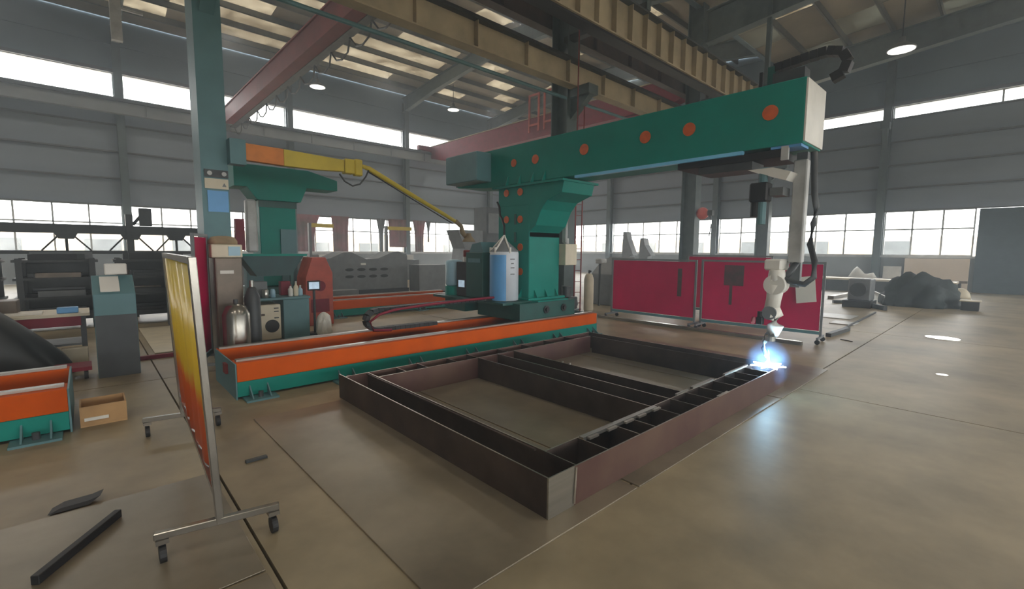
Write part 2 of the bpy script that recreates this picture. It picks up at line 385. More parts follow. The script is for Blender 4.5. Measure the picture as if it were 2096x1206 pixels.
# middle column row
for i, (x, y, wd, m) in enumerate(((-6.1, 9, .5, 'col_grey'), (1.62, 9.15, .38, 'teal_grey'), (10.3, 9, .5, 'col_grey'), (18.05, 9, .45, 'col_grey'), (26.1, 9, .45, 'col_grey'))):
    labs = ['grey steel roof column standing outside the left edge of view', 'pale teal steel column carrying a blue notice and the yellow jib arm',
            'dark steel column rising behind the teal gantry machine', 'grey steel column behind the junction of the first two crimson screens',
            'grey steel column seen behind the white robot arm']
    t = thing('steel_column', labs[i], 'column', (x, y, 0))
    mb = MB(); tk = .03
    mb.box((x-wd/2, y-.3, .04), (x+wd/2, y-.3+tk, 12.5)); mb.box((x-wd/2, y+.3-tk, .04), (x+wd/2, y+.3, 12.5)); mb.box((x-tk/2, y-.27, .04), (x+tk/2, y+.27, 12.5))
    if i == 1: mb.box((x-wd/2, y-.27, .04), (x-wd/2+.02, y+.27, 12.5))
    mb.build('shaft', m, t)
    B((x-.4, y-.42, 0), (x+.4, y+.42, .04)).build('base_plate', m, t)
    MB().box((x-.2, y-1.0, 5.95), (x+.2, y-.3, 6.2)).prism([(0, 0), (.65, .55), (0, .55)], (x-.1, y-.3, 5.4), (0, -1, 0), (0, 0, 1), (.2, 0, 0)).build('corbel', m, t)
    if i == 1:
        B((x-.15, y-.325, 2.88), (x+.18, y-.302, 3.0)).build('label_plate', 'grey_dk', t)
        MB().cyl((x-.08, y-.345, 2.94), (x-.08, y-.325, 2.94), .035, n=10).cyl((x+.12, y-.345, 2.94), (x+.12, y-.325, 2.94), .035, n=10).build('warning_lamp', 'frame', t)
        B((x-.15, y-.315, 2.7), (x+.18, y-.302, 2.86)).build('notice_plate', 'cream', t, label='pale yellow notice plate with a small mark')
        MB().prism([(-.03, 0), (.03, 0), (0, .06)], (x+.12, y-.3165, 2.74), (1, 0, 0), (0, 0, 1), (0, -.004, 0)).build('warning_mark', 'grey', t)
        B((x-.12, y-.315, 2.33), (x+.17, y-.302, 2.67)).build('notice_sheet', 'blue', t, label='light blue notice sheet')

# ------------------------------------------------------------------ runway girders of the overhead cranes
def girder(name, label, y, z0, z1, m, wide=0., rib=1.0, group=None, x1=XB-.2):
    t = thing(name, label, 'girder', (XA+.5, y, z0), group)
    x0 = XA+.5
    B((x0, y-.01, z0), (x1, y+.01, z1)).build('web', m, t)
    B((x0, y-.17, z1), (x1, y+.17, z1+.03)).build('top_flange', 'grey_dk', t)
    B((x0, y-.15, z0-.03), (x1, y+.15+wide, z0)).build('bottom_flange', 'grey_dk' if wide else m, t)
    B((x0, y-.04, z1+.03), (x1, y+.04, z1+.16)).build('crane_rail', 'grey_dk', t)
    x = x0+.3
    while x < x1:
        if x > -2: B((x-.01, y-.14, z0), (x+.01, y-.01, z1)).build('stiffener', m, t)
        x += rib
    return t
girder('runway_girder', 'pale yellow ribbed crane runway girder ending above the gantry column', 8.5, 6.2, 6.78, 'girder', rib=1.55, x1=21.0)
g2 = girder('runway_girder', 'wide ribbed crane runway girder passing high above the gantry boom', 6.4, 6.48, 7.3, 'girder', wide=0, rib=.62, x1=21.0)
B((XA+.5, 6.3, 6.40), (21.0, 6.6, 6.449)).build('bottom_flange', 'black', g2)
girder('runway_girder', 'crane runway girder coloured dark brown as backlit, on the far side of the roof columns', 9.75, 8.15, 8.83, 'girder_shade', rib=2.0)
girder('runway_girder', 'pale runway girder running under the left-hand clerestory', 30.2, 8.25, 8.8, 'dado', rib=2.7)
for x in (-6.1, 2.2, 10.2, 18.05):
    B((x-.1, 6.35, 7.47), (x+.1, 8.9, 7.62)).build('hanger_beam', 'grey_dk', g2)
    B((x-.08, 6.33, 7.46), (x+.08, 6.47, 10.6)).build('hanger_post', 'col_grey', g2)
MB().tube([(XA+.6, 8.75, 5.95), (XB-.4, 8.75, 5.95)], .045).build('busbar', 'teal_grey', None)
bpy.data.objects['busbar'].name = 'crane_busbar'; tag(bpy.data.objects['crane_busbar'], 'thin teal busbar pipe running along under the yellow girder', 'pipe')

# crane bridges across the left nave
def crane(label, x, y0, y1, z0, z1, w, m, group=None):
    t = thing('crane_bridge', label, 'crane', (x, y0, z0), group)
    e = 1.6
    MB().prism([(y0, z0+.35), (y0+e, z0), (y1-e, z0), (y1, z0+.35), (y1, z1), (y0, z1)], (x, 0, 0), (0, 1, 0), (0, 0, 1), (w, 0, 0)).build('bridge_girder', m, t)
    B((x-.06, y0, z1), (x+w+.06, y1, z1+.05)).build('top_flange', 'girder' if m == 'crimson_dk' else m, t)
    for y in (9.6, 30.05):
        B((x-1.1, y, 9.03), (x+w+1.1, y+.3, 9.35)).build('end_carriage', m, t)
        for xx in (x-.9, x+w+.9): MB().cyl((xx, y+.08, 9.09), (xx, y+.22, 9.09), .12, n=14).build('wheel', 'grey_dk', t)
    return t
c1 = crane('dark red overhead crane bridge crossing near the tall left column', 5.8, 9.6, 30.35, 8.3, 9.0, .42, 'red')
for k in range(12):
    y = 11.5+k*1.5
    MB().tube([(6.45, y, 8.28), (6.5, y+.3, 7.95), (6.5, y+.75, 7.85), (6.5, y+1.2, 7.95), (6.45, y+1.5, 8.28)], .03, n=6).build('festoon_cable', 'grey', c1)
B((6.22, 10.5, 8.28), (6.5, 29.5, 8.34)).build('festoon_track', 'grey', c1)
c2 = crane('crimson overhead crane bridge with orange handrails behind the gantry boom', 19.5, 9.6, 30.35, 8.2, 9.35, .55, 'crimson_dk')
for y in (19.6, 18.4):
    mb = MB()
    for yy in (y, y-.75): mb.box((19.3, yy-.05, 8.5), (19.38, yy+.05, 10.6))
    for z in (8.9, 10.55): mb.box((19.3, y-.75, z-.05), (19.38, y, z+.05))
    mb.build('handrail', 'ladder', c2)
B((19.55, 10.5, 7.2), (20.6, 13.3, 8.15)).build('hoist_trolley', 'crimson_dk', c2)
t = crane('red crane bridge hanging deep in the hall beyond the runway girders', 27.0, 9.6, 30.35, 8.5, 9.4, .5, 'crimson_dk')

# added fill spots under the roof, then the visible high-bay lamps
for i, (x, y) in enumerate(FILL_XY):
    z = zr(y)-1.6 if (x, y) != (21.5, -1.2) else 10.2
    fill_light(x, y, z-.08)
pl = at(1845, 102, x=21.5)
def lamp(x, y, z, label, group=None):
    t = thing('high_bay_lamp', label, 'lamp', (x, y, z), group)
    MB().lathe((x, y, z), [(.42, 0), (.4, .06), (.2, .2), (.1, .26), (.1, .42)], 20).build('shade', 'grey', t, smooth=True)
    MB().cyl((x, y, z-.015), (x, y, z-.001), .39, n=20).build('lens', 'lampglow', t)
    MB().cyl((x, y, z+.42), (x, y, zr(y)-.01), .02, n=6).build('rod', 'grey_dk', t)
lamp(pl.x, pl.y, pl.z, 'lit round high bay lamp hanging near the right-hand wall')
for i, (px, py, y, lab) in enumerate(((650, 178, 27., 'small lit high bay lamp under the dark eaves by the left clerestory'), (928, 225, 27.5, 'small lit lamp above the pale end of the crimson crane'))):
    p = at(px, py, y=y); lamp(p.x, p.y, p.z, lab)

# ------------------------------------------------------------------ outside
B((-60, -60, -.6), (90, 90, -.5)).build('ground', 'outground', kind='structure')
t = thing('outdoor_building', 'pale beige low building seen through the left-hand windows', 'building', (10, 48, 0))
B((-25, 44, -.5), (55, 50, 3.2)).build('wall', 'out', t)
for k in range(14): B((-20+k*5, 43.9, .9), (-18+k*5, 43.99, 2.3)).build('window', 'grey', t)
t = thing('outdoor_building', 'pale low building seen through the right-hand windows', 'building', (45, 15, 0))
B((43, -15, -.5), (50, 40, 2.9)).build('wall', 'out', t)
for k in range(9): B((42.9, -10+k*5, 1.0), (42.99, -8.4+k*5, 2.6)).build('window', 'grey', t)

# ------------------------------------------------------------------ steel floor plates
for i, (a, b, lab) in enumerate((((1.17, 1.76), (2.9, 5.15), 'grey steel floor plate under the front left corner of the welded frame'),
                                 ((2.93, 1.76), (6.0, 5.15), 'grey steel floor plate under the middle of the welded frame'),
                                 ((6.03, 1.76), (8.05, 5.15), 'grey steel floor plate under the end of the frame being welded'),
                                 ((-2.4, .9), (.62, 2.6), 'dull steel floor plate at the lower left below the film screen'),
                                 ((-2.4, 2.63), (.62, 4.1), 'dull steel floor plate under the loose black steel scraps'))):
    o = B((*a, 0), (*b, .012)).build('floor_plate', 'plate', None, bevel=.003)
    tag(o, lab, 'plate', 'steel plates laid on the floor')

# ------------------------------------------------------------------ machine beds (twin orange and teal rails)
def bed(label, x0, x1, y0, foots=True):
    t = thing('machine_bed', label, 'machine bed', (x0, y0, 0), 'twin rail machine beds')
    y3 = y0+1.12
    for (ya, yb, nm) in ((y0, y0+.24, 'front'), (y3-.16, y3, 'rear')):
        B((x0, ya, .03), (x1, yb, .205)).build('lower_beam', 'teal', t, bevel=.004)
        B((x0, ya-.006, .207), (x1, yb, .425)).build('upper_beam', 'orange', t, bevel=.006, label='orange upper beam')
        B((x0+.02, (ya+yb)/2-.03, .425), (x1-.02, (ya+yb)/2+.05, .45)).build('guide_rail', 'steel', t)
    B((x0, y0+.24, .03), (x1, y3-.16, .2)).build('bed_pan', 'teal_dk', t)
    B((x0+.03, y0+.245, .2), (x1-.03, y0+.4, .37)).build('gear_rack', 'steel', t)
    B((x0+.03, y3-.5, .2), (x1-.03, y3-.3, .29)).build('cable_tray', 'steel', t)
    for xe in (x0-.015, x1+.001):
        B((xe, y0-.004, .0), (xe+.014, y3+.004, .42)).build('end_plate', 'teal_grey', t)
    B((x0-.045, y0+.36, .24), (x0-.016, y0+.5, .36)).build('stop_buffer', 'red', t)
    nfe = int((x1-x0)//1.1)
    for k in range(nfe+1):
        x = x0+.22+k*(x1-x0-.44)/nfe
        f = MB().box((x-.17, y0-.2, 0), (x+.17, y0+.02, .022)).prism([(-.0, 0), (-.16, 0), (0, .13)], (x-.1, y0, .02), (0, 1, 0), (0, 0, 1), (.014, 0, 0)).prism([(-.0, 0), (-.16, 0), (0, .13)], (x+.09, y0, .02), (0, 1, 0), (0, 0, 1), (.014, 0, 0)).build('anchor_foot', 'teal_grey', t)
        MB().cyl((x, y0-.09, .02), (x, y0-.09, .085), .028, n=8).build('anchor_bolt', 'grey_dk', f)
    return t
bed1 = bed('long orange and teal machine bed carrying the gantry column', 1.2, 7.95, 5.95)
bed('orange and teal machine bed end cut by the left picture edge', -8.0, -.2, 5.93)
bed('orange and teal machine bed running behind the workbench cabinet', 3.2, 8.5, 11.55)

# ------------------------------------------------------------------ main gantry machine
gx, gy = 6.25, 6.3
g = thing('gantry_column_machine', 'large teal gantry with orange discs whose boom reaches out over the frame', 'gantry machine', (gx, gy, .45))
MB().box((5.75, 6.02, .455), (7.3, 7.25, .77)).build('carriage', 'teal_dk', g, bevel=.01)
B((gx, 6.04, .47), (7.12, 6.05+.25, .79)).build('carriage_front', 'teal', g, bevel=.006)
for x in (6.45, 6.95):
    MB().cyl((x, 6.0, .62), (x, 6.045, .62), .075, n=20).cyl((x, 5.97, .62), (x, 6.0, .62), .04, n=12).build('drive_port', 'black', g)
# column shaft and the flared head under the boom
MB().box((gx, gy, .8), (7.12, 7.2, 2.62), bev=.012).build('column_shaft', 'teal', g)
B((gx-.09, gy-.09, .79), (7.21, 7.29, .83)).build('base_flange', 'teal', g)
for x in (6.4, 6.7, 7.0):
    MB().prism([(0, 0), (-.09, 0), (0, .16)], (x, gy, .83), (0, 1, 0), (0, 0, 1), (.02, 0, 0)).build('rib', 'teal', g)
for y in (6.5, 6.9): MB().prism([(0, 0), (-.09, 0), (0, .16)], (gx, y, .83), (1, 0, 0), (0, 0, 1), (0, .02, 0)).build('rib', 'teal', g)
MB().prism([(6.3, 2.1), (6.3, 2.0), (7.2, 2.0), (7.2, 2.98), (5.45, 2.98), (5.5, 2.78), (5.68, 2.72), (5.85, 2.66), (6.0, 2.5), (6.14, 2.22)], (gx+.004, 0, 0), (0, 1, 0), (0, 0, 1), (.86, 0, 0)).build('bracket_head', 'teal', g, bevel=.008)
B((gx-.07, 5.42, 2.97), (7.2, 7.32, 3.01)).build('head_flange', 'teal', g)
for y in (5.9, 6.2, 6.55, 6.9):
    MB().prism([(0, 0), (-.08, 0), (0, .2)], (gx, y, 3.01), (1, 0, 0), (0, 0, 1), (0, .02, 0)).build('rib', 'teal', g)
# boom
BY0 = 1.78
MB().prism([(BY0, 3.03), (7.6, 3.03), (8.6, 3.12), (8.6, 3.78), (BY0, 3.78)], (gx, 0, 0), (0, 1, 0), (0, 0, 1), (.72, 0, 0)).build('boom', 'teal', g, bevel=.012)
B((gx+.0, BY0-.02, 3.05), (gx+.72, BY0-.001, 3.76)).build('boom_end_plate', 'white', g, label='white end plate of the boom')
MB().box((5.86, 7.42, 3.14), (gx-.002, 8.5, 3.72), bev=.015).box((gx-.001, 8.61, 3.14), (6.97, 8.66, 3.76)).build('counterweight_box', 'teal_grey', g, label='pale teal counterweight box')
B((gx-.02, 2.45, 2.985), (gx+.05, 5.2, 3.03)).build('boom_underside_strip', 'strip', g, label='bluish highlight strip painted along the boom underside')  # pale blue stands for the reflected highlight on the boom's lower edge
B((gx+.02, BY0+.02, 3.0), (gx+.3, BY0+.35, 3.03)).build('boom_underside_strip', 'blue', g)
for px, py, r in ((1052, 334, .075), (1096, 326, .085), (1196, 306, .09), (1321, 281, .09), (1411, 265, .09), (1577, 231, .09)):
    p = at(px, py, x=gx); MB().cyl((gx-.012, p.y, p.z), (gx-.001, p.y, p.z), r, n=24).build('orange_disc', 'orange_dull', g)
for px, py in ((1037, 396), (1065, 393), (1037, 450), (1065, 449), (1038, 505), (1065, 506), (1065, 556)):
    p = at(px, py, x=gx); MB().cyl((gx-.012, p.y, p.z), (gx-.001, p.y, p.z), .072, n=24).build('orange_disc', 'orange_dull', g)
for z in (1.9, 2.25):
    B((gx-.008, 6.66, z), (gx-.001, 6.72, z+.2)).build('slot', 'teal_dk', g)
# boom top: grey tray, cable chain
B((6.4, 1.85, 3.79), (6.6, 2.2, 3.95)).build('chain_tray', 'grey_dk', g)
def chain(pts, wdt, hgt, m, parent, name='chain_link', side=Vector((1, 0, 0))):
    d = 0; pts = [Vector(p) for p in pts]; out = []
    for a, b in zip(pts, pts[1:]):
        L = (b-a).length; nn = max(1, round(L/.09))
        for k in range(nn): out.append((a+(b-a)*((k+.5)/nn), (b-a).normalized(), L/nn))
    for c, dr, L in out:
        up = dr.cross(side).normalized(); m3 = Matrix((dr, side, up)).transposed()
        MB().box(c-Vector((L*.46, wdt/2, hgt/2)), c+Vector((L*.46, wdt/2, hgt/2)), rot=m3).build(name, m, parent)
arc = [(6.75, 1.55+.33*math.cos(a)*-1, 4.2+.0+.22*math.sin(a)) for a in [PI/2-i*PI/8 for i in range(9)]]
chain([(6.75, 2.3, 4.12), (6.75, 1.9, 4.16), (6.75, 1.72, 4.17), (6.75, 1.56, 4.12), (6.75, 1.5, 4.0), (6.75, 1.54, 3.88), (6.75, 1.66, 3.83)], .12, .1, 'black', g)
B((6.68, 2.28, 3.79), (6.82, 2.36, 4.14)).build('chain_bracket', 'teal_dk', g)
B((6.68, 2.42, 3.79), (6.72, 2.46, 4.1)).build('chain_bracket', 'black', g)
# service platform behind the column with its wire drum and boxes
B((5.5, 6.2, .74), (6.24, 8.48, .785)).build('service_platform', 'teal_dk', g, bevel=.004)
B((6.2, 7.3, .6), (7.2, 8.48, .785)).build('service_platform', 'teal_dk', g)
B((5.62, 7.5, .5), (6.2, 8.2, .74)).build('platform_bracket', 'teal_dk', g)

# lower carriage under the boom with the robot
r = thing('welding_robot', 'white welding robot arm hanging from the boom end over the frame', 'robot', (6.6, 1.95, 1.6))
B((6.28, 2.02, 2.9), (6.9, 3.35, 2.995)).build('trolley_plate', 'black', r, bevel=.006)
B((6.3, 2.35, 2.8), (6.7, 3.05, 2.899)).build('trolley_motor', 'grey_dk', r)
B((6.26, 1.93, 2.86), (6.3, 2.01, 3.02)).build('junction_box', 'frame', r)
MB().prism([(2.4, 2.79), (1.95, 2.62), (1.9, 2.72), (2.1, 2.79)], (6.3, 0, 0), (0, 1, 0), (0, 0, 1), (.3, 0, 0)).build('skew_guard', 'white', r)
m_ = MB().box((6.55, 1.80, 1.62), (6.68, 1.95, 2.89), bev=.012).build('mast', 'frame', r)
MB().box((6.69, 1.84, 1.3), (6.77, 1.96, 3.0)).build('mast_rail', 'grey', r)
MB().cyl((6.35, 2.22, 2.1), (6.35, 2.22, 2.8), .05, n=12).build('lift_screw', 'teal_grey', r)
MB().box((6.27, 2.14, 2.38), (6.45, 2.36, 2.62), bev=.02).cyl((6.36, 2.3, 2.2), (6.36, 2.3, 2.4), .06).build('lift_motor', 'black', r)
B((6.35, 1.99, 2.45), (6.6, 2.14, 2.55)).build('motor_bracket', 'grey', r)
def knob(c, rad, m, nm, parent, ax=(1, 0, 0), L=.1):
    c = Vector(c); a = Vector(ax)*L
    MB().cyl(c-a, c+a, rad, n=20).build(nm, m, parent, smooth=True)
MB().box((6.36, 1.96, 1.52), (6.68, 2.16, 1.66), bev=.02).build('robot_base', 'white', r)
MB().lathe((6.42, 2.02, 1.36), [(.08, 0), (.1, .05), (.095, .12), (.085, .17)], 20).build('base_joint', 'white', r, smooth=True)
knob((6.42, 2.02, 1.34), .125, 'white', 'shoulder_joint', r, (1, 0, 0), .09)
MB().tube([(6.42, 2.02, 1.34), (6.42, 2.04, 1.15), (6.42, 2.06, .98)], [.1, .085, .09], 14).build('upper_arm', 'white', r, smooth=True)
knob((6.42, 2.055, .98), .085, 'grey', 'elbow_joint', r, (1, 0, 0), .1)
MB().tube([(6.42, 2.055, 1.04), (6.42, 2.02, .93), (6.42, 2.0, .82), (6.42, 2.03, .7)], [.09, .105, .095, .07], 14).build('forearm', 'white', r, smooth=True)
knob((6.42, 2.04, .69), .055, 'grey', 'wrist_joint', r, (1, 0, 0), .07)
MB().box((6.3, 2.12, .82), (6.38, 2.2, .92), bev=.01).cyl((6.34, 2.16, .92), (6.34, 2.16, .99), .035).build('wire_feeder', 'black', r)
MB().cyl((6.36, 2.24, .86), (6.36, 2.26, .86), .05, n=14).build('feeder_wheel', 'red', r)
MB().tube([(6.38, 2.07, .7), (6.37, 2.1, .6), (6.36, 2.11, .52), (6.36, 2.08, .44), (6.36, 2.06, .4)], [.035, .03, .026, .02, .012], 10).build('torch', 'chrome', r, smooth=True)
MB().cyl((6.38, 2.04, .62), (6.38, 2.04, .68), .06, n=14).build('tool_flange', 'steel', r)
MB().tube([(6.6, 1.86, 1.62), (6.5, 1.9, 1.5), (6.45, 1.95, 1.42)], .04, 8).build('dress_pack', 'grey_dk', r, smooth=True)
o = MB().tube([(6.5, 1.72, 2.95), (6.5, 1.70, 2.6), (6.5, 1.69, 2.45), (6.5, 1.66, 2.3), (6.5, 1.68, 2.1), (6.5, 1.70, 1.85), (6.5, 1.64, 1.65), (6.48, 1.63, 1.45), (6.45, 1.72, 1.36), (6.43, 1.84, 1.38), (6.43, 1.95, 1.42)], .036, 8).build('robot_cable', 'grey_dk', None, smooth=True)
tag(o, 'dark hanging cable loop to the right of the white robot mast', 'cable')
# welding arc: a small bright plasma over the seam lights everything round it
arcp = Vector((6.36, 2.04, .33))
t = thing('welding_arc', 'blue-white welding arc flaring on the far end of the frame', 'welding arc', arcp)
MB().lathe(arcp+Vector((0, 0, -.035)), [(.10, 0), (.08, .01), (.03, .03), (.014, .07), (.005, .17), (.001, .2)], 12).prism([((.24 if i % 2 else .09)*math.cos(i*PI/7)*(1 if i % 4 else .7), (.2 if i % 2 else .08)*math.sin(i*PI/7)) for i in range(14)], arcp+Vector((0, 0, -.034)), (1, 0, 0), (0, 1, 0), (0, 0, .016)).build('arc_core', 'spark', t)
l = bpy.data.lights.new('arc_light', 'POINT'); l.energy = 7; l.color = (.38, .72, 1); l.shadow_soft_size = .04
o = bpy.data.objects.new('arc_light', l); o.location = arcp+Vector((-.03, -.02, .16)); COL.objects.link(o)
def plume_mat():
    m = bpy.data.materials.new('arc_fume'); m.use_nodes = True; nt = m.node_tree; nt.nodes.clear()
    o = nt.nodes.new('ShaderNodeOutputMaterial'); v = nt.nodes.new('ShaderNodeVolumePrincipled')
    v.inputs['Color'].default_value = (.5, .75, 1, 1); v.inputs['Emission Color'].default_value = (.08, .36, 1, 1)
    tc = nt.nodes.new('ShaderNodeTexCoord'); g_ = nt.nodes.new('ShaderNodeTexGradient'); g_.gradient_type = 'SPHERICAL'
    mp = nt.nodes.new('ShaderNodeMapping'); mp.inputs['Scale'].default_value = (3.7, 3.7, 3.1)
    n_ = nt.nodes.new('ShaderNodeTexNoise'); n_.inputs['Scale'].default_value = 7; n_.inputs['Detail'].default_value = 4
    m1 = nt.nodes.new('ShaderNodeMath'); m1.operation = 'MULTIPLY'; m2 = nt.nodes.new('ShaderNodeMath'); m2.operation = 'MULTIPLY'; m2.inputs[1].default_value = 13
    m3 = nt.nodes.new('ShaderNodeMath'); m3.operation = 'MULTIPLY'; m3.inputs[1].default_value = 6
    L = nt.links.new
    L(tc.outputs['Object'], mp.inputs[0]); L(mp.outputs[0], g_.inputs[0]); L(tc.outputs['Object'], n_.inputs[0])
    L(g_.outputs['Fac'], m1.inputs[0]); pw = nt.nodes.new('ShaderNodeMath'); pw.operation = 'POWER'; pw.inputs[1].default_value = 3; L(n_.outputs['Fac'], pw.inputs[0]); L(pw.outputs[0], m1.inputs[1]); L(m1.outputs[0], m2.inputs[0]); L(m1.outputs[0], m3.inputs[0])
    L(m2.outputs[0], v.inputs['Emission Strength']); L(m3.outputs[0], v.inputs['Density']); L(v.outputs[0], o.inputs['Volume'])
    return m
M['plume'] = plume_mat()
bm_ = MB(); bmesh.ops.create_icosphere(bm_.bm, subdivisions=2, radius=.34, matrix=Matrix.Translation(arcp))
bm_.build('arc_fume', 'plume', t)

# things standing on the service platform
t = thing('wire_drum', 'large white and light blue welding wire drum with a wire cone on top', 'drum', (5.9, 6.62, .785))
MB().lathe((5.9, 6.62, .79), [(.26, 0), (.275, .01), (.275, .9), (.265, .93)], 40).build('barrel', 'drumwhite', t, smooth=True)
mb = MB()
for (a0, a1) in ((math.radians(140), math.radians(236)),):     # blue printed sheet wrapped round the drum
    k = 14; pr = [a0+(a1-a0)*i/k for i in range(k+1)]
    for p, q in zip(pr, pr[1:]):
        c, s_ = (5.9, 6.62), .279
        vs = [mb.bm.verts.new((c[0]+s_*math.cos(a), c[1]+s_*math.sin(a), z)) for a, z in ((p, .8), (q, .8), (q, 1.66), (p, 1.66))]
        mb.bm.faces.new(vs)
mb.build('wrap_label', 'blue', t, label='light blue wrapped label')
mb = MB()
for k, (z, wv) in enumerate(((1.58, .1), (1.5, .05), (1.42, .08), (1.3, .09))):
    a = math.radians(262)
    c = Vector((5.9+.281*math.cos(a), 6.62+.281*math.sin(a), z)); mb.box(c-Vector((.003, wv/2, .009)), c+Vector((.003, wv/2, .009)), rot=rz(a))
mb.build('printed_lines', 'grey', t)
MB().lathe((5.9, 6.62, 1.72), [(.27, 0), (.27, .015), (.06, .2), (.03, .27)], 24).build('hood', 'grey', t, smooth=True)
for a in (2.4, 3.3, 4.4):
    e = Vector((5.9+.26*math.cos(a), 6.62+.26*math.sin(a), 1.73))
    MB().tube([e, (5.9, 6.62, 2.03)], .018, 6).build('hood_strut', 'white', t)
    MB().tube([e+Vector((0, 0, -.04)), e+Vector((0, 0, .07))], .025, 6).build('clamp', 'white', t)
o = MB().tube([(5.9, 6.62, 2.02), (5.93, 6.66, 2.2), (6.0, 6.8, 2.35), (6.08, 6.95, 2.42), (6.1, 7.0, 2.6), (6.15, 7.12, 2.7)], .022, 8).build('wire_conduit', 'black', None, smooth=True)
tag(o, 'black wire conduit rising from the drum cone up the gantry column', 'conduit')
t = thing('power_source', 'dark teal welding power source box between the drum and black unit', 'power source', (5.8, 7.2, .785))
MB().box((5.66, 6.98, .79), (6.2, 7.52, 1.7), bev=.012).build('housing', 'teal_dk', t)
B((5.652, 7.06, 1.5), (5.659, 7.44, 1.58)).build('vent', 'teal_grey', t)
MB().prism([(0, 0), (.46, 0), (.36, .16), (.1, .2)], (5.7, 7.0, 1.701), (0, 1, 0), (0, 0, 1), (.45, 0, 0)).build('folded_sheet', 'teal_grey', t)
t = thing('control_unit', 'narrow black control unit with a glowing blue display', 'control unit', (5.8, 7.7, .785))
MB().box((5.7, 7.54, .79), (6.1, 7.9, 1.5), bev=.01).build('housing', 'black', t)
MB().box((5.69, 7.62, .98), (5.699, 7.82, 1.12)).build('display', 'screen', t)
t = thing('paint_can', 'small red and white can standing on the black control unit', 'can', (5.85, 7.7, 1.5))
MB().lathe((5.85, 7.7, 1.503), [(.1, 0), (.1, .1)], 16).build('lower_band', 'white', t)
MB().lathe((5.85, 7.7, 1.604), [(.1, 0), (.1, .12), (.08, .14)], 16).build('upper_band', 'red', t)
t = thing('coolant_bottle', 'pale blue cylinder on a teal foot at the platform end', 'cylinder', (5.85, 8.18, .785))
MB().lathe((5.85, 8.18, .98), [(.17, 0), (.19, .04), (.19, .5), (.16, .54), (.05, .56)], 24).build('body', 'paleblue', t, smooth=True)
MB().lathe((5.85, 8.18, .787), [(.2, 0), (.2, .18), (.17, .19)], 20).build('foot', 'teal', t)
# electric box on the far side of the column
t = thing('electric_box', 'cream electric cabinet mounted on the right side of the gantry column', 'electric box', (7.3, 6.4, 1.45))
MB().box((7.14, 6.15, 1.45), (7.5, 6.45, 1.88), bev=.01).build('cabinet', 'cream', t)
MB().box((7.18, 6.18, 1.9), (7.24, 6.3, 2.4), bev=.02).build('flex_tube', 'frame', t)
B((7.1, 6.32, 1.6), (7.139, 6.44, 1.7)).build('mount', 'grey', t)
MB().cyl((7.4, 6.36, 1.89), (7.4, 6.36, 2.0), .05).build('signal_lamp', 'frame', t)
t = thing('drive_motor', 'dark drive motor sitting beside the foot of the gantry column', 'motor', (7.45, 6.5, .6))
MB().box((7.32, 6.2, .52), (7.62, 6.55, .78), bev=.02).cyl((7.45, 6.38, .78), (7.45, 6.38, 1.0), .1).build('housing', 'grey_dk', t)
MB().cyl((7.62, 6.38, .62), (7.74, 6.38, .62), .09).build('gearbox', 'grey', t)

# drag chain lying in the machine bed
t = thing('drag_chain', 'dark cable drag chain looping back inside the long machine bed', 'drag chain', (3.4, 6.9, .45))
pts = [(6.0, 6.72, .84)]+[(x, 6.72, .84-.03*(6-x)/2) for x in (5, 4.2, 3.6)]
for k in range(7):
    a = PI/2+k*PI/6; pts.append((3.32+.19*math.cos(a), 6.72, .645+.155*math.sin(a)))
pts += [(3.6, 6.72, .49), (4.4, 6.72, .485)]
chain(pts, .14, .06, 'black', t, side=Vector((0, 1, 0)))
o = MB().tube([(5.98, 6.6, .86), (5, 6.6, .85), (4.2, 6.6, .83), (3.55, 6.6, .79), (3.3, 6.6, .74), (3.14, 6.6, .64), (3.2, 6.6, .5), (3.5, 6.6, .475)], .022, 8).build('red_hose', 'crimson_dk', None, smooth=True)
tag(o, 'dark red hose running along the drag chain', 'hose')

# ------------------------------------------------------------------ welded frame
f = thing('welded_frame', 'large dark steel frame with ladder-like cells lying on the floor plates', 'steel frame', (2.1, 1.92, .012))
z0, z1 = .013, .29
def plate(a, b, m='rust', lab=None, top=True, name='frame_plate'):
    o = B((*a, z0), (*b, z1)).build(name, m, f, label=lab)
    if top:
        dx, dy = b[0]-a[0], b[1]-a[1]; e = .0015
        B((a[0]+(0 if dx > dy else .002), a[1]+(.002 if dx > dy else 0), z1), (b[0]-(0 if dx > dy else .002), b[1]-(.002 if dx > dy else 0), z1+e)).build('cut_edge', 'edge', o)
T = .014
plate((2.1, 1.915), (2.36, 1.915+T), 'steel', 'brighter ground steel end piece')
plate((2.362, 1.915), (6.6, 1.915+T), 'rust_red', 'reddish brown outer side plate')
plate((2.38, 2.21), (6.3, 2.21+T))
plate((2.1, 1.93), (2.1+T, 5.25))
plate((2.38, 2.225), (2.38+T, 5.09))
plate((6.586, 1.93), (6.6, 5.09))
plate((6.3, 2.225), (6.3+T, 4.8), top=False)
plate((2.12, 5.09), (6.6, 5.09+T), 'rust_red')
plate((2.395, 4.83), (6.3, 4.83+T), 'rust_red')
plate((3.84, 2.225), (3.84+T, 4.83)); plate((4.19, 2.225), (4.19+T, 4.83)); plate((4.5, 2.225), (4.5+T, 4.83))
for x in (2.38, 2.75, 3.18, 3.42, 3.84, 4.19, 4.5, 4.8, 5.15, 5.45, 5.75, 6.05, 6.3):
    plate((x, 1.93), (x+.01, 2.209), name='cell_plate')
for x in (2.75, 3.05, 3.5, 3.84, 4.4, 4.9, 5.4, 5.9):
    plate((x, 4.845), (x+.01, 5.089), name='cell_plate')
B((2.115, 2.3, z0), (2.16, 5.2, z0+.012)).build('bottom_flange', 'rust', f)
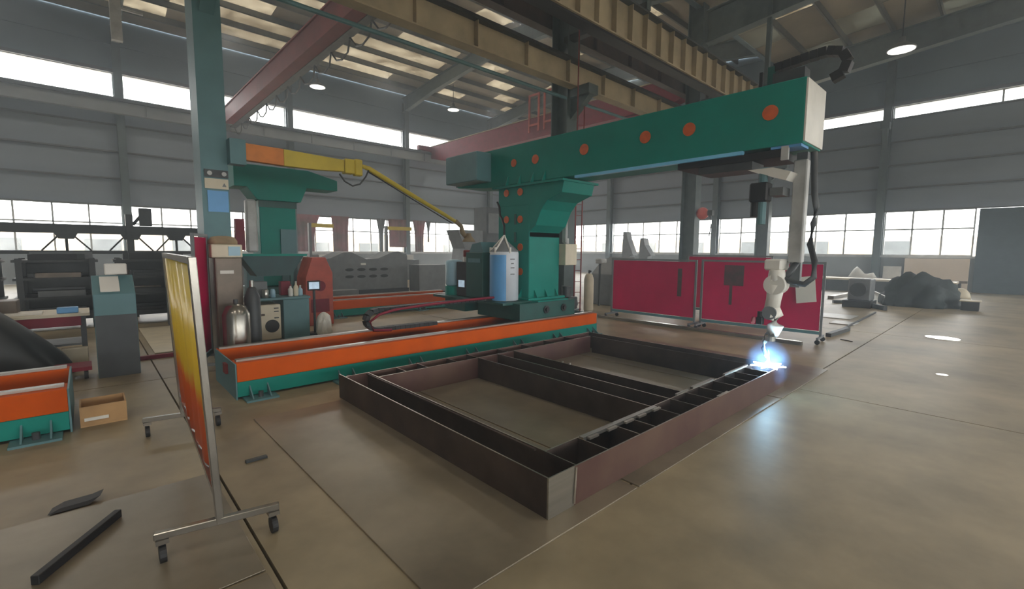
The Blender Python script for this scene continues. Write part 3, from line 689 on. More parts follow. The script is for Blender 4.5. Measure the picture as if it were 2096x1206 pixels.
B((2.36, 2.3, z1-.02), (2.38, 5.08, z1-.006)).build('bottom_flange', 'rust', f)
for a, b in (((2.76, 2.16), (3.85, 2.205)), ((4.7, 2.225), (5.2, 2.26)), ((5.5, 2.225), (6.2, 2.25)), ((4.35, 2.225), (4.6, 2.245))):
    B((*a, z1-.012), (*b, z1+.014)).build('backing_bar', 'steel', f)
for x in (2.8, 3.05, 3.3, 3.5, 3.75): B((x, 2.13, z1-.006), (x+.12, 2.155, z1+.012)).build('tack_strip', 'edge', f)
B((4.62, 1.912, z1), (4.86, 1.94, z1+.008)).build('tack_strip', 'edge', f)
MB().tube([(2.355, 1.91, .03), (2.36, 1.908, .15), (2.37, 1.91, .285)], .008, 6).build('weld_bead', 'edge', f)
for y in (3.9, 3.78): MB().cyl((4.505, y, z1), (4.505, y, z1+.02), .018, n=8).build('stud', 'edge', f)

# ------------------------------------------------------------------ rolling screens
def caster(c, parent, m='black'):
    x, y, z = c
    b = B((x-.03, y-.03, z+.115), (x+.03, y+.03, z+.14)).build('caster_fork', 'chrome', parent)
    MB().cyl((x-.016, y, z+.05), (x+.016, y, z+.05), .05, n=16).build('caster_wheel', m, b, smooth=False)
t = thing('film_screen', 'rolling yellow and orange welding film screen in the left foreground', 'welding screen', (.5, 4.1, 0))
ya, yb = 3.04, 5.27; xa, xb = .49, .6
def sx_(y): return xa+(xb-xa)*(y-ya)/(yb-ya)
for x, y in ((xa, ya), (xb, yb)):
    MB().box((x-.02, y-.02, .14), (x+.02, y+.02, 1.7), bev=.004).build('post', 'chrome', t)
    MB().box((x-.31, y-.02+.0, .14), (x+.31, y+.02, .18), rot=rz(-.2), bev=.004).build('foot_bar', 'chrome', t)
    for s in (-1, 1):
        caster((x+s*.27, y-s*.055, 0), t)
d = Vector((xb-xa, yb-ya, 0)); ang = math.atan2(d.y, d.x)
def rail(z, nm='rail'):
    c = Vector(((xa+xb)/2, (ya+yb)/2, z)); L = d.length
    MB().box(c-Vector((L/2-.022, .02, .02)), c+Vector((L/2-.022, .02, .02)), rot=rz(ang)).build(nm, 'chrome', t)
rail(1.68); rail(.33)
c = Vector(((xa+xb)/2, (ya+yb)/2, 1.0)); L = d.length
mb = MB(); N = 28
pts = []
for k in range(N+1):
    u = -L/2+.04+(L-.08)*k/N; pts.append((u, .012*math.sin(k*1.35)+.006*math.sin(k*3.1)))
up = rz(ang)
for (u0, v0), (u1, v1) in zip(pts, pts[1:]):
    q = [c+up @ Vector((u0, v0, -.64)), c+up @ Vector((u1, v1, -.64)), c+up @ Vector((u1, v1, .655)), c+up @ Vector((u0, v0, .655))]
    mb.bm.faces.new([mb.bm.verts.new(p) for p in q])
bmesh.ops.remove_doubles(mb.bm, verts=mb.bm.verts, dist=.0005)
o = mb.build('film', 'film', t, smooth=True); sol = o.modifiers.new('thick', 'SOLIDIFY'); sol.thickness = .002

for ch in t.children:          # the flimsy stand leans a little to the left
    if ch.name.split('.')[0] in ('post', 'rail', 'film'):
        for v in ch.data.vertices: v.co.x -= .042*max(0, v.co.z-.16)

def red_screen(p0, p1, z0, z1, label, back=False, rust=None, legs=True):
    p0, p1 = Vector((*p0, 0)), Vector((*p1, 0)); d = p1-p0; L = d.length; a = math.atan2(d.y, d.x); R_ = rz(a); c = (p0+p1)/2
    t = thing('crimson_screen', label, 'welding screen', c, 'crimson rolling welding screens')
    def bx(u0, u1, v0, v1, za, zb, nm, m, bev=0):
        m0 = Vector(((u0+u1)/2, (v0+v1)/2, 0)); cc = c+R_ @ m0; cc.z = (za+zb)/2; hs = Vector(((u1-u0)/2, (v1-v0)/2, (zb-za)/2))
        return MB().box(cc-hs, cc+hs, rot=R_, bev=bev).build(nm, m, t)
    h_ = L/2
    bx(-h_, -h_+.04, -.02, .02, .1, z1, 'post', 'grey'); bx(h_-.04, h_, -.02, .02, .1, z1, 'post', 'grey')
    bx(-h_+.04, h_-.04, -.02, .02, z1-.04, z1, 'rail', 'grey'); bx(-h_+.04, h_-.04, -.02, .02, z0-.06, z0, 'rail', 'teal_grey')
    pn = bx(-h_+.05, h_-.05, -.006, .006, z0+.01, z1-.05, 'panel', 'crimson', .004)
    if rust is not None:
        for (u0, u1, za, zb) in rust: bx(u0, u1, .008, .014, za, zb, 'patch', 'smear')
        for (u0, u1, za, zb) in rust: bx(u0, u1, -.014, -.008, za, zb, 'patch', 'smear')
    for s in (-1, 1):
        bx(s*(h_-.02)-.02, s*(h_-.02)+.02, -.28, .28, .09, .13, 'foot_bar', 'grey')
        for v in (-.25, .25):
            q = c+R_ @ Vector((s*(h_-.02), v, 0)); MB().cyl((q.x-.015, q.y, .045), (q.x+.015, q.y, .045), .045, n=14).build('caster_wheel', 'black', t)
    return t
red_screen((10.2, 4.86), (10.2, 7.17), .22, 1.56, 'left crimson welding screen of the row, with a dark vertical smear', rust=[(-.8, -.7, .7, 1.35)])
red_screen((10.4, 2.42), (10.25, 4.78), .22, 1.57, 'right crimson welding screen with a dark patch and white sheet hung on it', rust=[(.28, .68, 1.02, 1.46), (.5, .56, .6, 1.02)])
red_screen((12.4, 4.0), (12.4, 6.2), .2, 1.66, 'crimson welding screen standing behind the row, only its top showing')
# pale long channel lying along the foot of the screens
o = MB().box((9.82, 2.6, 0), (9.92, 7.4, .07), bev=.004).build('steel_channel', 'chrome', None); tag(o, 'long pale steel channel lying in front of the crimson screens', 'steel bar')
p = [at(*q, x=10.28) for q in ((1627, 568), (1668, 565), (1671, 618), (1630, 621))]
mb = MB()
mb.bm.faces.new([mb.bm.verts.new(q) for q in p]); r_ = bmesh.ops.extrude_face_region(mb.bm, geom=list(mb.bm.faces))
bmesh.ops.translate(mb.bm, vec=(.012, 0, 0), verts=[v for v in r_['geom'] if isinstance(v, bmesh.types.BMVert)])
o = mb.build('paper_sheet', 'paper', None); tag(o, 'blank white sheet hung on the right crimson screen', 'sheet')
# crimson screen seen edge-on beside the film screen
red_screen((1.08, 7.6), (1.36, 8.3), .2, 1.95, 'crimson screen seen nearly edge-on behind the yellow film screen')

# ------------------------------------------------------------------ jib with fume arm on the near column
t = thing('jib_arm', 'yellow and amber swing jib with a thin drooping arm on the pale teal column', 'jib arm', (1.9, 8.75, 3.3))
MB().box((1.8, 8.62, 3.1), (2.03, 8.85, 3.5)).build('column_bracket', 'teal_grey', t)
MB().prism([(1.95, 3.19), (2.62, 3.17), (2.62, 3.45), (1.95, 3.46)], (0, 8.66, 0), (1, 0, 0), (0, 0, 1), (0, .14, 0)).build('root_section', 'yorange', t, bevel=.006, label='amber root section')
MB().prism([(2.622, 3.17), (3.2, 3.17), (3.68, 3.2), (3.68, 3.41), (2.622, 3.45)], (0, 8.665, 0), (1, 0, 0), (0, 0, 1), (0, .13, 0)).build('main_beam', 'yellow', t, bevel=.006)
MB().box((3.69, 8.64, 3.17), (3.88, 8.82, 3.44), bev=.015).build('knuckle_box', 'yellow', t)
MB().box((3.89, 8.66, 3.15), (4.05, 8.8, 3.46), bev=.02).build('knuckle_box', 'yellow', t)
MB().tube([(4.03, 8.73, 3.36), (4.2, 8.73, 3.32), (5.2, 8.73, 2.87), (6.0, 8.73, 2.52), (6.3, 8.73, 2.38)], [.03, .05, .045, .04, .04], 10).build('lower_arm', 'yellow', t, smooth=True)
MB().tube([(4.2, 8.73, 3.25), (5.2, 8.73, 2.79), (6.2, 8.73, 2.34)], .012, 6).build('arm_cable', 'black', t)
MB().tube([(3.6, 8.7, 3.15), (3.7, 8.7, 3.02), (3.85, 8.7, 2.95), (4.0, 8.7, 3.0), (4.12, 8.7, 3.15), (4.18, 8.7, 3.28)], .016, 8).build('cable_loop', 'grey_dk', t, smooth=True)
MB().tube([(6.28, 8.73, 2.4), (6.42, 8.7, 2.28), (6.45, 8.7, 2.15), (6.55, 8.7, 2.05)], [.05, .05, .06, .05], 10).build('end_hose', 'tan', t, smooth=True)
MB().lathe((6.6, 8.65, 1.93), [(.16, 0), (.13, .06), (.06, .14), (.05, .2)], 14).build('suction_hood', 'tan', t, smooth=True)

# ------------------------------------------------------------------ pieces around the near column
t = thing('steel_locker', 'tall brown-grey locker standing before the pale teal column', 'locker', (1.55, 8.2, 0))
MB().box((1.41, 8.05, .0), (1.77, 8.5, 1.6), bev=.01).build('body', 'brown', t)
B((1.43, 8.04, .08), (1.75, 8.049, 1.55)).build('door', 'brown', t)
B((1.47, 8.03, 1.36), (1.65, 8.039, 1.41)).build('name_strip', 'white', t)
t = thing('equipment_case', 'cream and pale blue equipment case on top of the brown-grey locker', 'case', (1.55, 8.3, 1.601))
MB().box((1.38, 8.08, 1.602), (1.79, 8.48, 1.8), bev=.01).build('body', 'cream', t)
B((1.6, 8.07, 1.63), (1.76, 8.079, 1.77)).build('side_panel', 'paleblue', t)
o = MB().lathe((1.57, 8.28, 1.802), [(.2, 0), (.2, .05), (.16, .11), (.06, .13)], 16).build('folded_cover', 'tan', None, smooth=True); tag(o, 'tan folded cover lying on the cream equipment case', 'cover')
t = thing('gas_cylinder', 'squat shiny grey metal cylinder in front of the brown locker', 'gas cylinder', (1.85, 7.6, 0))
MB().lathe((1.58, 7.68, .0), [(.17, .0), (.18, .03), (.18, .78), (.13, .9), (.05, .94)], 24).build('body', 'chrome', t, smooth=True)
MB().cyl((1.58, 7.68, .94), (1.58, 7.68, 1.0), .03).build('valve', 'grey_dk', t)
t = thing('gas_cylinder', 'dark slim gas cylinder right of the shiny grey cylinder', 'gas cylinder', (2.05, 7.72, 0))
MB().lathe((1.84, 7.85, .0), [(.1, .0), (.11, .03), (.11, 1.0), (.06, 1.14), (.04, 1.16)], 20).build('body', 'grey_dk', t, smooth=True)
MB().cyl((1.84, 7.85, 1.16), (1.84, 7.85, 1.26), .03).build('valve', 'chrome', t)
# ------------------------------------------------------------------ workbench with hood
t = thing('workbench', 'teal steel workbench with a hopper hood and a closed side cabinet', 'workbench', (2.7, 9.6, 0))
B((2.12, 9.35, .78), (3.22, 10.1, .82)).build('worktop', 'teal_grey', t)
MB().box((2.72, 9.37, .0), (3.2, 10.08, .779), bev=.01).build('cabinet', 'teal_grey', t)
for x, y in ((2.15, 9.38), (2.15, 10.05)): B((x-.03, y-.03, 0), (x+.03, y+.03, .779)).build('leg', 'teal_dk', t)
for x in (2.16, 3.1): B((x-.03, 10.02, .821), (x+.03, 10.08, 1.58)).build('hood_post', 'teal_dk', t)
MB().prism([(2.1, 1.6), (2.35, 1.22), (2.95, 1.22), (3.2, 1.6)], (0, 9.6, 0), (1, 0, 0), (0, 0, 1), (0, .5, 0)).build('hopper_hood', 'hood', t)
B((2.05, 9.55, 1.601), (3.25, 10.12, 1.64)).build('hood_rim', 'teal', t)
t = thing('chiller_unit', 'cream chiller with a round black fan standing under the workbench', 'chiller', (2.4, 9.4, 0))
MB().box((2.25, 9.32, .04), (2.66, 9.95, .7), bev=.015).build('housing', 'cream', t)
MB().cyl((2.5, 9.3, .3), (2.5, 9.319, .3), .12, n=24).build('fan_grille', 'black', t)
for z in (.62, .56, .44): B((2.54, 9.312, z), (2.62, 9.319, z+.02)).build('vent_slot', 'grey_dk', t)
B((2.3, 9.312, .5), (2.38, 9.319, .54)).build('name_plate', 'brown', t)
def small_box(a, b, m, name, label, cat, bev=.008, group=None):
    o = MB().box(a, b, bev=bev).build(name, m, None); return tag(o, label, cat, group)
small_box((2.28, 9.6, .822), (2.52, 9.8, 1.12), 'grey', 'tool_case', 'grey case under the hood on the teal workbench', 'case')
o = MB().lathe((2.44, 9.45, .822), [(.05, 0), (.055, .01), (.055, .14), (.04, .16)], 16).build('metal_can', 'steel', None, smooth=True); tag(o, 'bright metal can at the front of the workbench', 'can')
o = MB().lathe((2.57, 9.46, .822), [(.045, 0), (.045, .12), (.03, .16)], 14).build('metal_can', 'paleblue', None, smooth=True); tag(o, 'small pale blue can beside the bright metal can', 'can')
for x, hh, m, lab in ((2.9, .2, 'white', 'white bottle with a red cap on the workbench'), (3.0, .26, 'cream', 'taller cream bottle on the workbench'), (3.08, .18, 'paleblue', 'short pale blue bottle at the right of the worktop')):
    t = thing('bottle', lab, 'bottle', (x, 9.5, .822))
    MB().lathe((x, 9.5, .822), [(.04, 0), (.045, .02), (.045, hh*.7), (.02, hh*.85), (.018, hh)], 14).build('body', m, t, smooth=True)
    MB().cyl((x, 9.5, .822+hh), (x, 9.5, .85+hh), .02, n=10).build('cap', 'crimson_dk' if m == 'white' else 'frame', t)
small_box((2.8, 9.75, .822), (2.98, 9.9, 1.1), 'crimson_dk', 'parts_box', 'small dark red box behind the bottles', 'box')
t = thing('monitor', 'tilted monitor with a bright white screen right of the workbench', 'monitor', (3.4, 9.7, .9))
MB().box((3.27, 9.62, .9), (3.52, 9.66, 1.1), bev=.01).build('case', 'black', t)
B((3.29, 9.61, .93), (3.49, 9.619, 1.07)).build('display', 'screen', t)
MB().cyl((3.4, 9.66, 0), (3.4, 9.66, .9), .025).cyl((3.4, 9.66, 0), (3.4, 9.66, .03), .16).build('stand', 'grey_dk', t)
t = thing('red_machine', 'orange-red machine body standing beyond the workbench', 'machine', (3.8, 10.9, 0))
MB().prism([(3.55, 0), (4.2, 0), (4.2, 1.2), (4.05, 1.55), (3.75, 1.55), (3.6, 1.1)], (0, 10.7, 0), (1, 0, 0), (0, 0, 1), (0, .6, 0)).build('housing', 'ladder', t, bevel=.01)
MB().cyl((3.9, 10.66, .9), (3.9, 10.7, .9), .12).build('hand_wheel', 'crimson_dk', t)
B((3.7, 10.68, .3), (4.1, 10.699, .6)).build('cover', 'crimson_dk', t)
mb = MB(); bmesh.ops.create_icosphere(mb.bm, subdivisions=3, radius=.17, matrix=Matrix.Translation((3.38, 9.12, .17)))
for v in mb.bm.verts:
    q = v.co; q.z = max(.0, q.z); k = 1+.18*math.sin(q.x*31)*math.cos(q.y*27+q.z*19); v.co = Vector((3.38+(q.x-3.38)*k*.85, 9.12+(q.y-9.12)*k, q.z*(1+.5*(q.z > .2))))
tag(mb.build('plastic_bag', 'bagwhite', None), 'white plastic bag on the floor right of the workbench cabinet', 'bag')
# second gantry machine behind
t = thing('rear_gantry_machine', 'second teal gantry machine behind the workbench and yellow jib', 'gantry machine', (3.4, 12.1, .45))
MB().box((2.7, 11.65, .46), (4.2, 12.6, .85), bev=.01).build('carriage', 'teal_dk', t)
MB().box((3.02, 11.9, .86), (3.82, 12.6, 3.1), bev=.012).build('column_shaft', 'teal', t)
MB().prism([(2.5, 3.12), (2.75, 3.12), (2.95, 2.85), (3.9, 2.85), (4.05, 3.2), (4.8, 3.2), (4.8, 3.45), (4.1, 3.62), (2.5, 3.62)], (0, 11.75, 0), (1, 0, 0), (0, 0, 1), (0, .7, 0)).build('head_beam', 'teal', t, bevel=.01)
B((3.0, 11.88, 2.7), (3.84, 11.899, 2.95)).build('head_plate', 'teal_dk', t)
MB().box((3.45, 11.85, .86), (3.8, 11.899, 2.2)).build('cover_plate', 'teal_grey', t)
MB().box((2.72, 11.8, 1.65), (2.95, 11.98, 2.85), bev=.04).build('cable_sleeve', 'frame', t)
B((2.5, 11.8, 1.7), (2.68, 11.95, 2.4)).build('side_box', 'crimson_dk', t)
MB().box((2.66, 11.7, .851), (3.0, 11.95, 1.6)).build('control_box', 'teal_grey', t)

# ------------------------------------------------------------------ left middle distance
t = thing('control_pedestal', 'blue-grey pedestal with a slanted top near the yellow film screen', 'pedestal', (.25, 8.4, 0))
MB().prism([(8.15, 0), (8.6, 0), (8.6, 1.33), (8.5, 1.36), (8.15, 1.12)], (.04, 0, 0), (0, 1, 0), (0, 0, 1), (.44, 0, 0)).build('cabinet', 'teal_grey', t, bevel=.008)
B((.045, 8.14, .0), (.475, 8.149, .84)).build('door', 'grey_dk', t)
for a in (0,):
    MB().prism([(8.18, 1.15), (8.45, 1.335), (8.445, 1.345), (8.175, 1.16)], (.12, 0, 0), (0, 1, 0), (0, 0, 1), (.2, 0, 0)).build('instruction_sheet', 'paper', t)
MB().box((.18, 8.42, 1.37), (.42, 8.5, 1.52), bev=.01).build('readout', 'white', t)
t = thing('side_table', 'maroon-edged work table with papers at the left picture edge', 'table', (-.6, 9.6, 0))
B((-1.5, 9.2, .74), (.0, 10.0, .78)).build('tabletop', 'cream', t)
B((-1.45, 9.22, .6), (-.1, 9.25, .739)).build('apron', 'crimson_dk', t)
B((-1.45, 9.3, .3), (-.05, 9.95, .33)).build('shelf', 'grey', t)
for x in (-1.42, -.08):
    for y in (9.3, 9.9): B((x-.03, y-.03, 0), (x+.03, y+.03, .739)).build('leg', 'grey_dk', t)
small_box((-.35, 9.3, .782), (-.12, 9.5, .86), 'blue', 'plastic_case', 'light blue case on the right end of the maroon-edged table', 'case')
small_box((-.9, 9.3, .782), (-.5, 9.6, .81), 'paper', 'paper_pile', 'pile of papers on the maroon-edged table', 'papers', .002)
small_box((-1.4, 9.5, .782), (-.75, 9.9, .98), 'brown', 'tool_box', 'long brown box at the back of the maroon-edged table', 'box')
small_box((-.75, 9.1, .0), (-.38, 9.28, .2), 'grey', 'metal_box', 'grey metal box on the floor under the table', 'box')
small_box((-.33, 9.12, .0), (-.05, 9.3, .28), 'cream', 'carton', 'cream carton on the floor beside the pedestal', 'box')
t = thing('dolly', 'low dark dolly with a black wheel left of the pedestal', 'dolly', (-.2, 8.4, 0))
B((-.42, 8.2, .12), (-.02, 8.6, .17)).build('deck', 'crimson_dk', t)
for x in (-.36, -.1):
    for y in (8.24, 8.55): MB().cyl((x, y, .065), (x+.04, y, .065), .06, n=16).build('wheel', 'black', t)
mb = MB(); bmesh.ops.create_icosphere(mb.bm, subdivisions=4, radius=1, matrix=Matrix.Identity(4))
for v in mb.bm.verts:
    q = v.co.copy(); zz = max(0, q.z); fl_ = 1+.10*math.sin(6*math.atan2(q.y, q.x)+3*zz)*(1-zz)
    wd = .62 if q.x > 0 else .5
    v.co = Vector((-1.0+q.x*wd*fl_*(1.25-.45*zz), 8.75+q.y*.42*fl_, 1.02*zz**.8*(1-.25*max(0, q.x))))
tag(mb.build('covered_heap', 'tarp', None, smooth=True), 'black tarpaulin-covered heap behind the machine bed at the left edge', 'covered heap')
small_box((.75, 9.45, .0), (1.45, 12.6, .02), 'cream', 'pale_board', 'pale boards on the floor behind the film screen', 'board', .003)
small_box((.45, 9.05, .0), (1.15, 9.12, .06), 'crimson_dk', 'steel_bar', 'dark red bar on the floor before the pale boards', 'steel bar', .004)
t = thing('carton', 'open brown cardboard box at the end of the left machine bed', 'box', (.0, 6.2, 0))
B((-.13, 6.0, 0), (.22, 6.35, .02)).build('bottom', 'card', t)
for a, b in (((-.13, 6.0), (.22, 6.012)), ((-.13, 6.338), (.22, 6.35)), ((-.13, 6.013), (-.118, 6.337)), ((.208, 6.013), (.22, 6.337))): B((*a, .021), (*b, .2)).build('side', 'card', t)
B((-.1, 5.985, .06), (.08, 5.999, .09)).build('label_strip', 'white', t)
# loose steel on the floor, lower left
o = MB().box((-.62, -.02, 0), (.0, .02, .05), bev=.003).build('steel_bar', 'black', None)
o.location = (.06, 3.8, .013); o.rotation_euler = (0, 0, math.atan2(.38, .26)); tag(o, 'black flat steel bar lying at the bottom left corner', 'steel bar')
o = MB().prism([(0, 0), (.2, 0), (.26, .06), (.2, .04), (.06, .035)], (-.28, 4.12, .013), (1, 0, 0), (0, .5, .5), (.02, .1, 0)).build('steel_scrap', 'black', None); tag(o, 'bent black steel scrap above the flat bar, lower left', 'scrap')
p = at(525, 942, z=0); small_box((p.x-.08, p.y-.02, 0), (p.x+.08, p.y+.02, .02), 'grey_dk', 'steel_scrap', 'small dark steel scrap on the floor right of the film screen', 'scrap', .003)
# lattice beam machine and racks at the far left
t = thing('cutting_gantry', 'dark lattice-braced gantry silhouetted before the left windows', 'gantry', (0, 15, 0))
B((-7, 14.9, 2.06), (2.5, 15.1, 2.27)).build('cross_beam', 'grey_dk', t)
B((-7, 14.9, 1.58), (2.5, 15.05, 1.66)).build('lower_rail', 'grey_dk', t)
for px in (135, 268, 360):
    p = at(px, 480, y=15); MB().prism([(-.2, 2.06), (.2, 2.06), (.13, 1.93), (-.13, 1.93)], (p.x, 14.92, 0), (1, 0, 0), (0, 0, 1), (0, .15, 0)).build('hanger', 'grey_dk', t)
    for s in (-1, 1): MB().tube([(p.x+s*.15, 15, 1.98), (p.x+s*.42, 15, 1.66)], .02, 6).build('brace', 'grey_dk', t)
    MB().tube([(p.x, 15, 1.95), (p.x+.01, 15, .0)], .03, 6).build('stay', 'grey_dk', t)
B((.78, 14.85, 0), (.92, 15.15, 2.55)).build('upright', 'grey_dk', t); B((-6.9, 14.85, 0), (-6.76, 15.15, 2.55)).build('upright', 'grey_dk', t); B((2.36, 14.85, 0), (2.5, 15.15, 2.059)).build('upright', 'grey_dk', t)
B((1.05, 14.88, 2.28), (1.3, 15.12, 2.72)).build('motor_box', 'grey_dk', t)
MB().tube([(.92, 15, 2.3), (1.1, 15, 2.55)], .04, 6).build('motor_strut', 'grey_dk', t)
for i, (x0, x1, y, lab) in enumerate(((-4.0, -1.35, 13.6, 'dark steel stock rack at the left picture edge'), (-1.0, .1, 13.6, 'dark steel stock rack behind the pedestal'), (.55, 1.7, 13.6, 'dark steel stock rack left of the yellow film screen'))):
    t = thing('stock_rack', lab, 'rack', (x0, y, 0))
    for x in (x0, x1):
        for yy in (y, y+.8): B((x-.05, yy-.05, 0), (x+.05, yy+.05, 1.5)).build('upright', 'grey_dk', t)
    B((x0, y+.82, .1), (x1, y+.85, 1.45)).build('back_panel', 'grey_dk', t)
    for k, z in enumerate((.25, .65, 1.05, 1.42)):
        B((x0-.1, y-.06, z), (x1+.1, y+.8, z+.05)).build('shelf', 'grey_dk', t)
        for q in range(4):
            xx = x0+.05+random.random()*.2; L_ = (x1-x0)*(.5+.45*random.random())
            MB().box((xx, y+q*.18, z+.051), (xx+L_, y+q*.18+.12, z+.1+random.random()*.12)).build('steel_section', random.choice(['grey_dk', 'black', 'brown', 'grey']), t)
small_box((1.3, 12.6, .0), (1.9, 13.0, 1.25), 'grey_dk', 'grey_cabinet', 'low dark cabinet behind the film screen top', 'cabinet')

# ------------------------------------------------------------------ grey machines in the middle distance
t = thing('press_bed', 'long dark grey machine body with two dipped tops and rows of oval holes', 'machine', (8, 17.5, 0))
MB().prism([(6.2, .15), (9.9, .15), (9.9, 1.5), (9.5, 1.66), (9.2, 1.62), (8.6, 1.38), (8.1, 1.35), (7.5, 1.62), (7.2, 1.62), (6.7, 1.4), (6.2, 1.35)], (0, 17.2, 0), (1, 0, 0), (0, 0, 1), (0, 1.1, 0)).build('body', 'grey', t, bevel=.01)
B((6.0, 17.1, 0), (9.9, 18.4, .149)).build('skid', 'black', t)
for z in (.95, .68):
    for k in range(4): MB().prism([(.17*math.cos(a*PI/8), .06*math.sin(a*PI/8)) for a in range(16)], (7.4+k*.48, 17.19, z), (1, 0, 0), (0, 0, 1), (0, .009, 0)).build('oval_hole', 'black', t)
B((7.85, 17.16, 1.12), (8.05, 17.199, 1.2)).build('label_plate', 'white', t)
t = thing('steel_bench', 'grey steel bench with a pale top left of the blue cylinder', 'bench', (11, 16.8, 0))
MB().box((9.9+.2, 16.6, .0), (11.4, 17.4, 1.1)).build('body', 'grey', t)
B((11.41, 16.4, .9), (12.6, 17.4, .96)).build('worktop', 'cream', t)
B((12.4, 16.5, 0), (12.5, 17.3, .899)).build('leg', 'grey_dk', t)
small_box((5.6, 15.3, 0), (6.9, 15.7, .35), 'grey', 'steel_block', 'low grey steel box on the floor before the holed machine', 'box')
t = thing('dust_hopper', 'tall grey hopper machine standing left of the gantry column', 'machine', (14, 18, 0))
MB().prism([(13.2, 0), (14.6, 0), (14.6, 2.7), (13.1, 2.7), (13.5, 1.8)], (0, 18, 0), (1, 0, 0), (0, 0, 1), (0, 1, 0)).build('body', 'grey', t)
B((15.0, 18.2, 0), (15.9, 19.2, 3.9)).build('tower', 'grey_dk', t); B((15.1, 18.15, 2.6), (15.8, 18.19, 3.6)).build('panel', 'grey', t)
for i, (x, lab) in enumerate(((5.2, 'cream crates piled on a rail at the far left windows'), (8.8, 'pale crates before the curtained windows'), (13.0, 'pale crates near the grey hopper machine'))):
    t = thing('crate_stack', lab, 'crates', (x, 24, 0))
    B((x-1.3, 23.5, 0), (x+1.3, 24.5, 1.15)).build('table', 'grey', t)
    for k in range(4): MB().box((x-1.2+k*.6, 23.7, 1.151), (x-.75+k*.6, 24.2, 1.35+.12*random.random())).build('crate', random.choice(['cream', 'white', 'brown']), t)
for px, wt, wm, z0_, lab in ((625, .95, .55, 1.56, 'broad dark maroon curtain nearest the rear gantry machine'), (697, .6, .5, 1.56, 'maroon curtain with a straight right edge'), (780, .35, .14, 1.56, 'narrow waisted grey curtain'),
                             (815, .8, .7, 1.9, 'wide maroon curtain above a yellow beam'), (858, .55, .35, 1.56, 'maroon curtain left of the small grey one'), (877, .22, .05, 2.3, 'short pointed grey curtain')):
    p = at(px, 480, y=30.6); N = 14; mb = MB(); rows = []
    for j in range(9):
        f_ = j/8; z = 3.9-(3.9-z0_)*f_; wdt = wt+(wm-wt)*math.sin(min(1, f_*1.5)*PI/2)
        rows.append([mb.bm.verts.new((p.x+(k/N-.5)*2*wdt, 30.62+.05*math.sin(k*1.7), z)) for k in range(N+1)])
    for A_, B_ in zip(rows, rows[1:]):
        for k in range(N): mb.bm.faces.new((A_[k], A_[k+1], B_[k+1], B_[k]))
    o = mb.build('window_curtain', 'curtain' if 'maroon' in lab else 'grey', None, smooth=True); o.modifiers.new('thick', 'SOLIDIFY').thickness = .02
    tag(o, lab+' at the left-hand windows', 'curtain', 'curtains at the left-hand windows')
for i, (pa, pb, lab) in enumerate((((636, 461), (682, 463), 'short yellow beam between the first two maroon curtains'), ((792, 467), (842, 469), 'short yellow beam in front of the wide maroon curtain'))):
    a, b = at(*pa, y=22), at(*pb, y=22); t = thing('yellow_beam', lab, 'beam', (a.x, 22, 0))
    B((a.x, 21.95, a.z-.09), (b.x, 22.05, a.z+.09)).build('arm', 'yellow', t); B((a.x-.12, 21.92, 0), (a.x, 22.08, a.z+.1)).build('post', 'grey', t)

# ------------------------------------------------------------------ right of the gantry column
t = thing('ladder_post', 'thin red lattice post rising to the roof right of the gantry column', 'post', (9.95, 8.2, 0))
for dx in (0, .16): MB().tube([(9.9+dx, 8.2-dx*.6, 0), (9.9+dx, 8.2-dx*.6, 5.6 if dx else 9.4)], .018, 6).build('stile', 'red', t)
for k in range(17): MB().tube([(9.9, 8.2, .3+k*.3), (10.06, 8.104, .3+k*.3)], .01, 5).build('rung', 'red', t)
def bottle_gas(x, y, hh, m, lab):
    t = thing('gas_cylinder', lab, 'gas cylinder', (x, y, 0))
    MB().lathe((x, y, 0), [(.13, 0), (.14, .03), (.14, hh*.8), (.1, hh*.92), (.04, hh*.95)], 20).build('body', m, t, smooth=True)
    MB().cyl((x, y, hh*.95), (x, y, hh*1.03), .03, n=10).box((x-.02, y-.08, hh*.98), (x+.02, y, hh*1.02)).build('valve', 'grey_dk', t)
bottle_gas(10.75, 8.35, 1.15, 'cream', 'cream gas cylinder standing right of the red lattice post')
bottle_gas(9.5, 8.75, 1.3, 'grey_dk', 'dark gas cylinder left of the red lattice post')
bottle_gas(9.25, 8.6, 1.2, 'brown', 'brownish gas cylinder close behind the gantry column')
t = thing('wrapped_machine', 'hazy grey machine with a lamp head behind the cream gas cylinder', 'machine', (12.5, 9.3, 0))
MB().prism([(12.2, 0), (13.6, 0), (13.6, 1.3), (13.2, 1.55), (12.7, 1.4), (12.2, 1.0)], (0, 9.4, 0), (1, 0, 0), (0, 0, 1), (0, -1.0, 0)).build('housing', 'grey', t, bevel=.03)
MB().tube([(12.0, 8.9, 0), (12.0, 8.9, 1.3), (11.95, 8.85, 1.4)], .04, 8).build('stand', 'grey_dk', t); MB().box((11.8, 8.7, 1.35), (12.1, 8.95, 1.5), bev=.03).build('lamp_head', 'frame', t)
t = thing('dark_machine', 'dark grey machine behind the electric box of the gantry', 'machine', (9.6, 9.6, 0))
MB().box((9.5, 9.35, 0), (9.95, 9.9, 1.45), bev=.02).build('housing', 'grey_dk', t); MB().box((9.6, 9.3, 1.1), (9.8, 9.34, 1.3)).build('panel', 'grey', t)
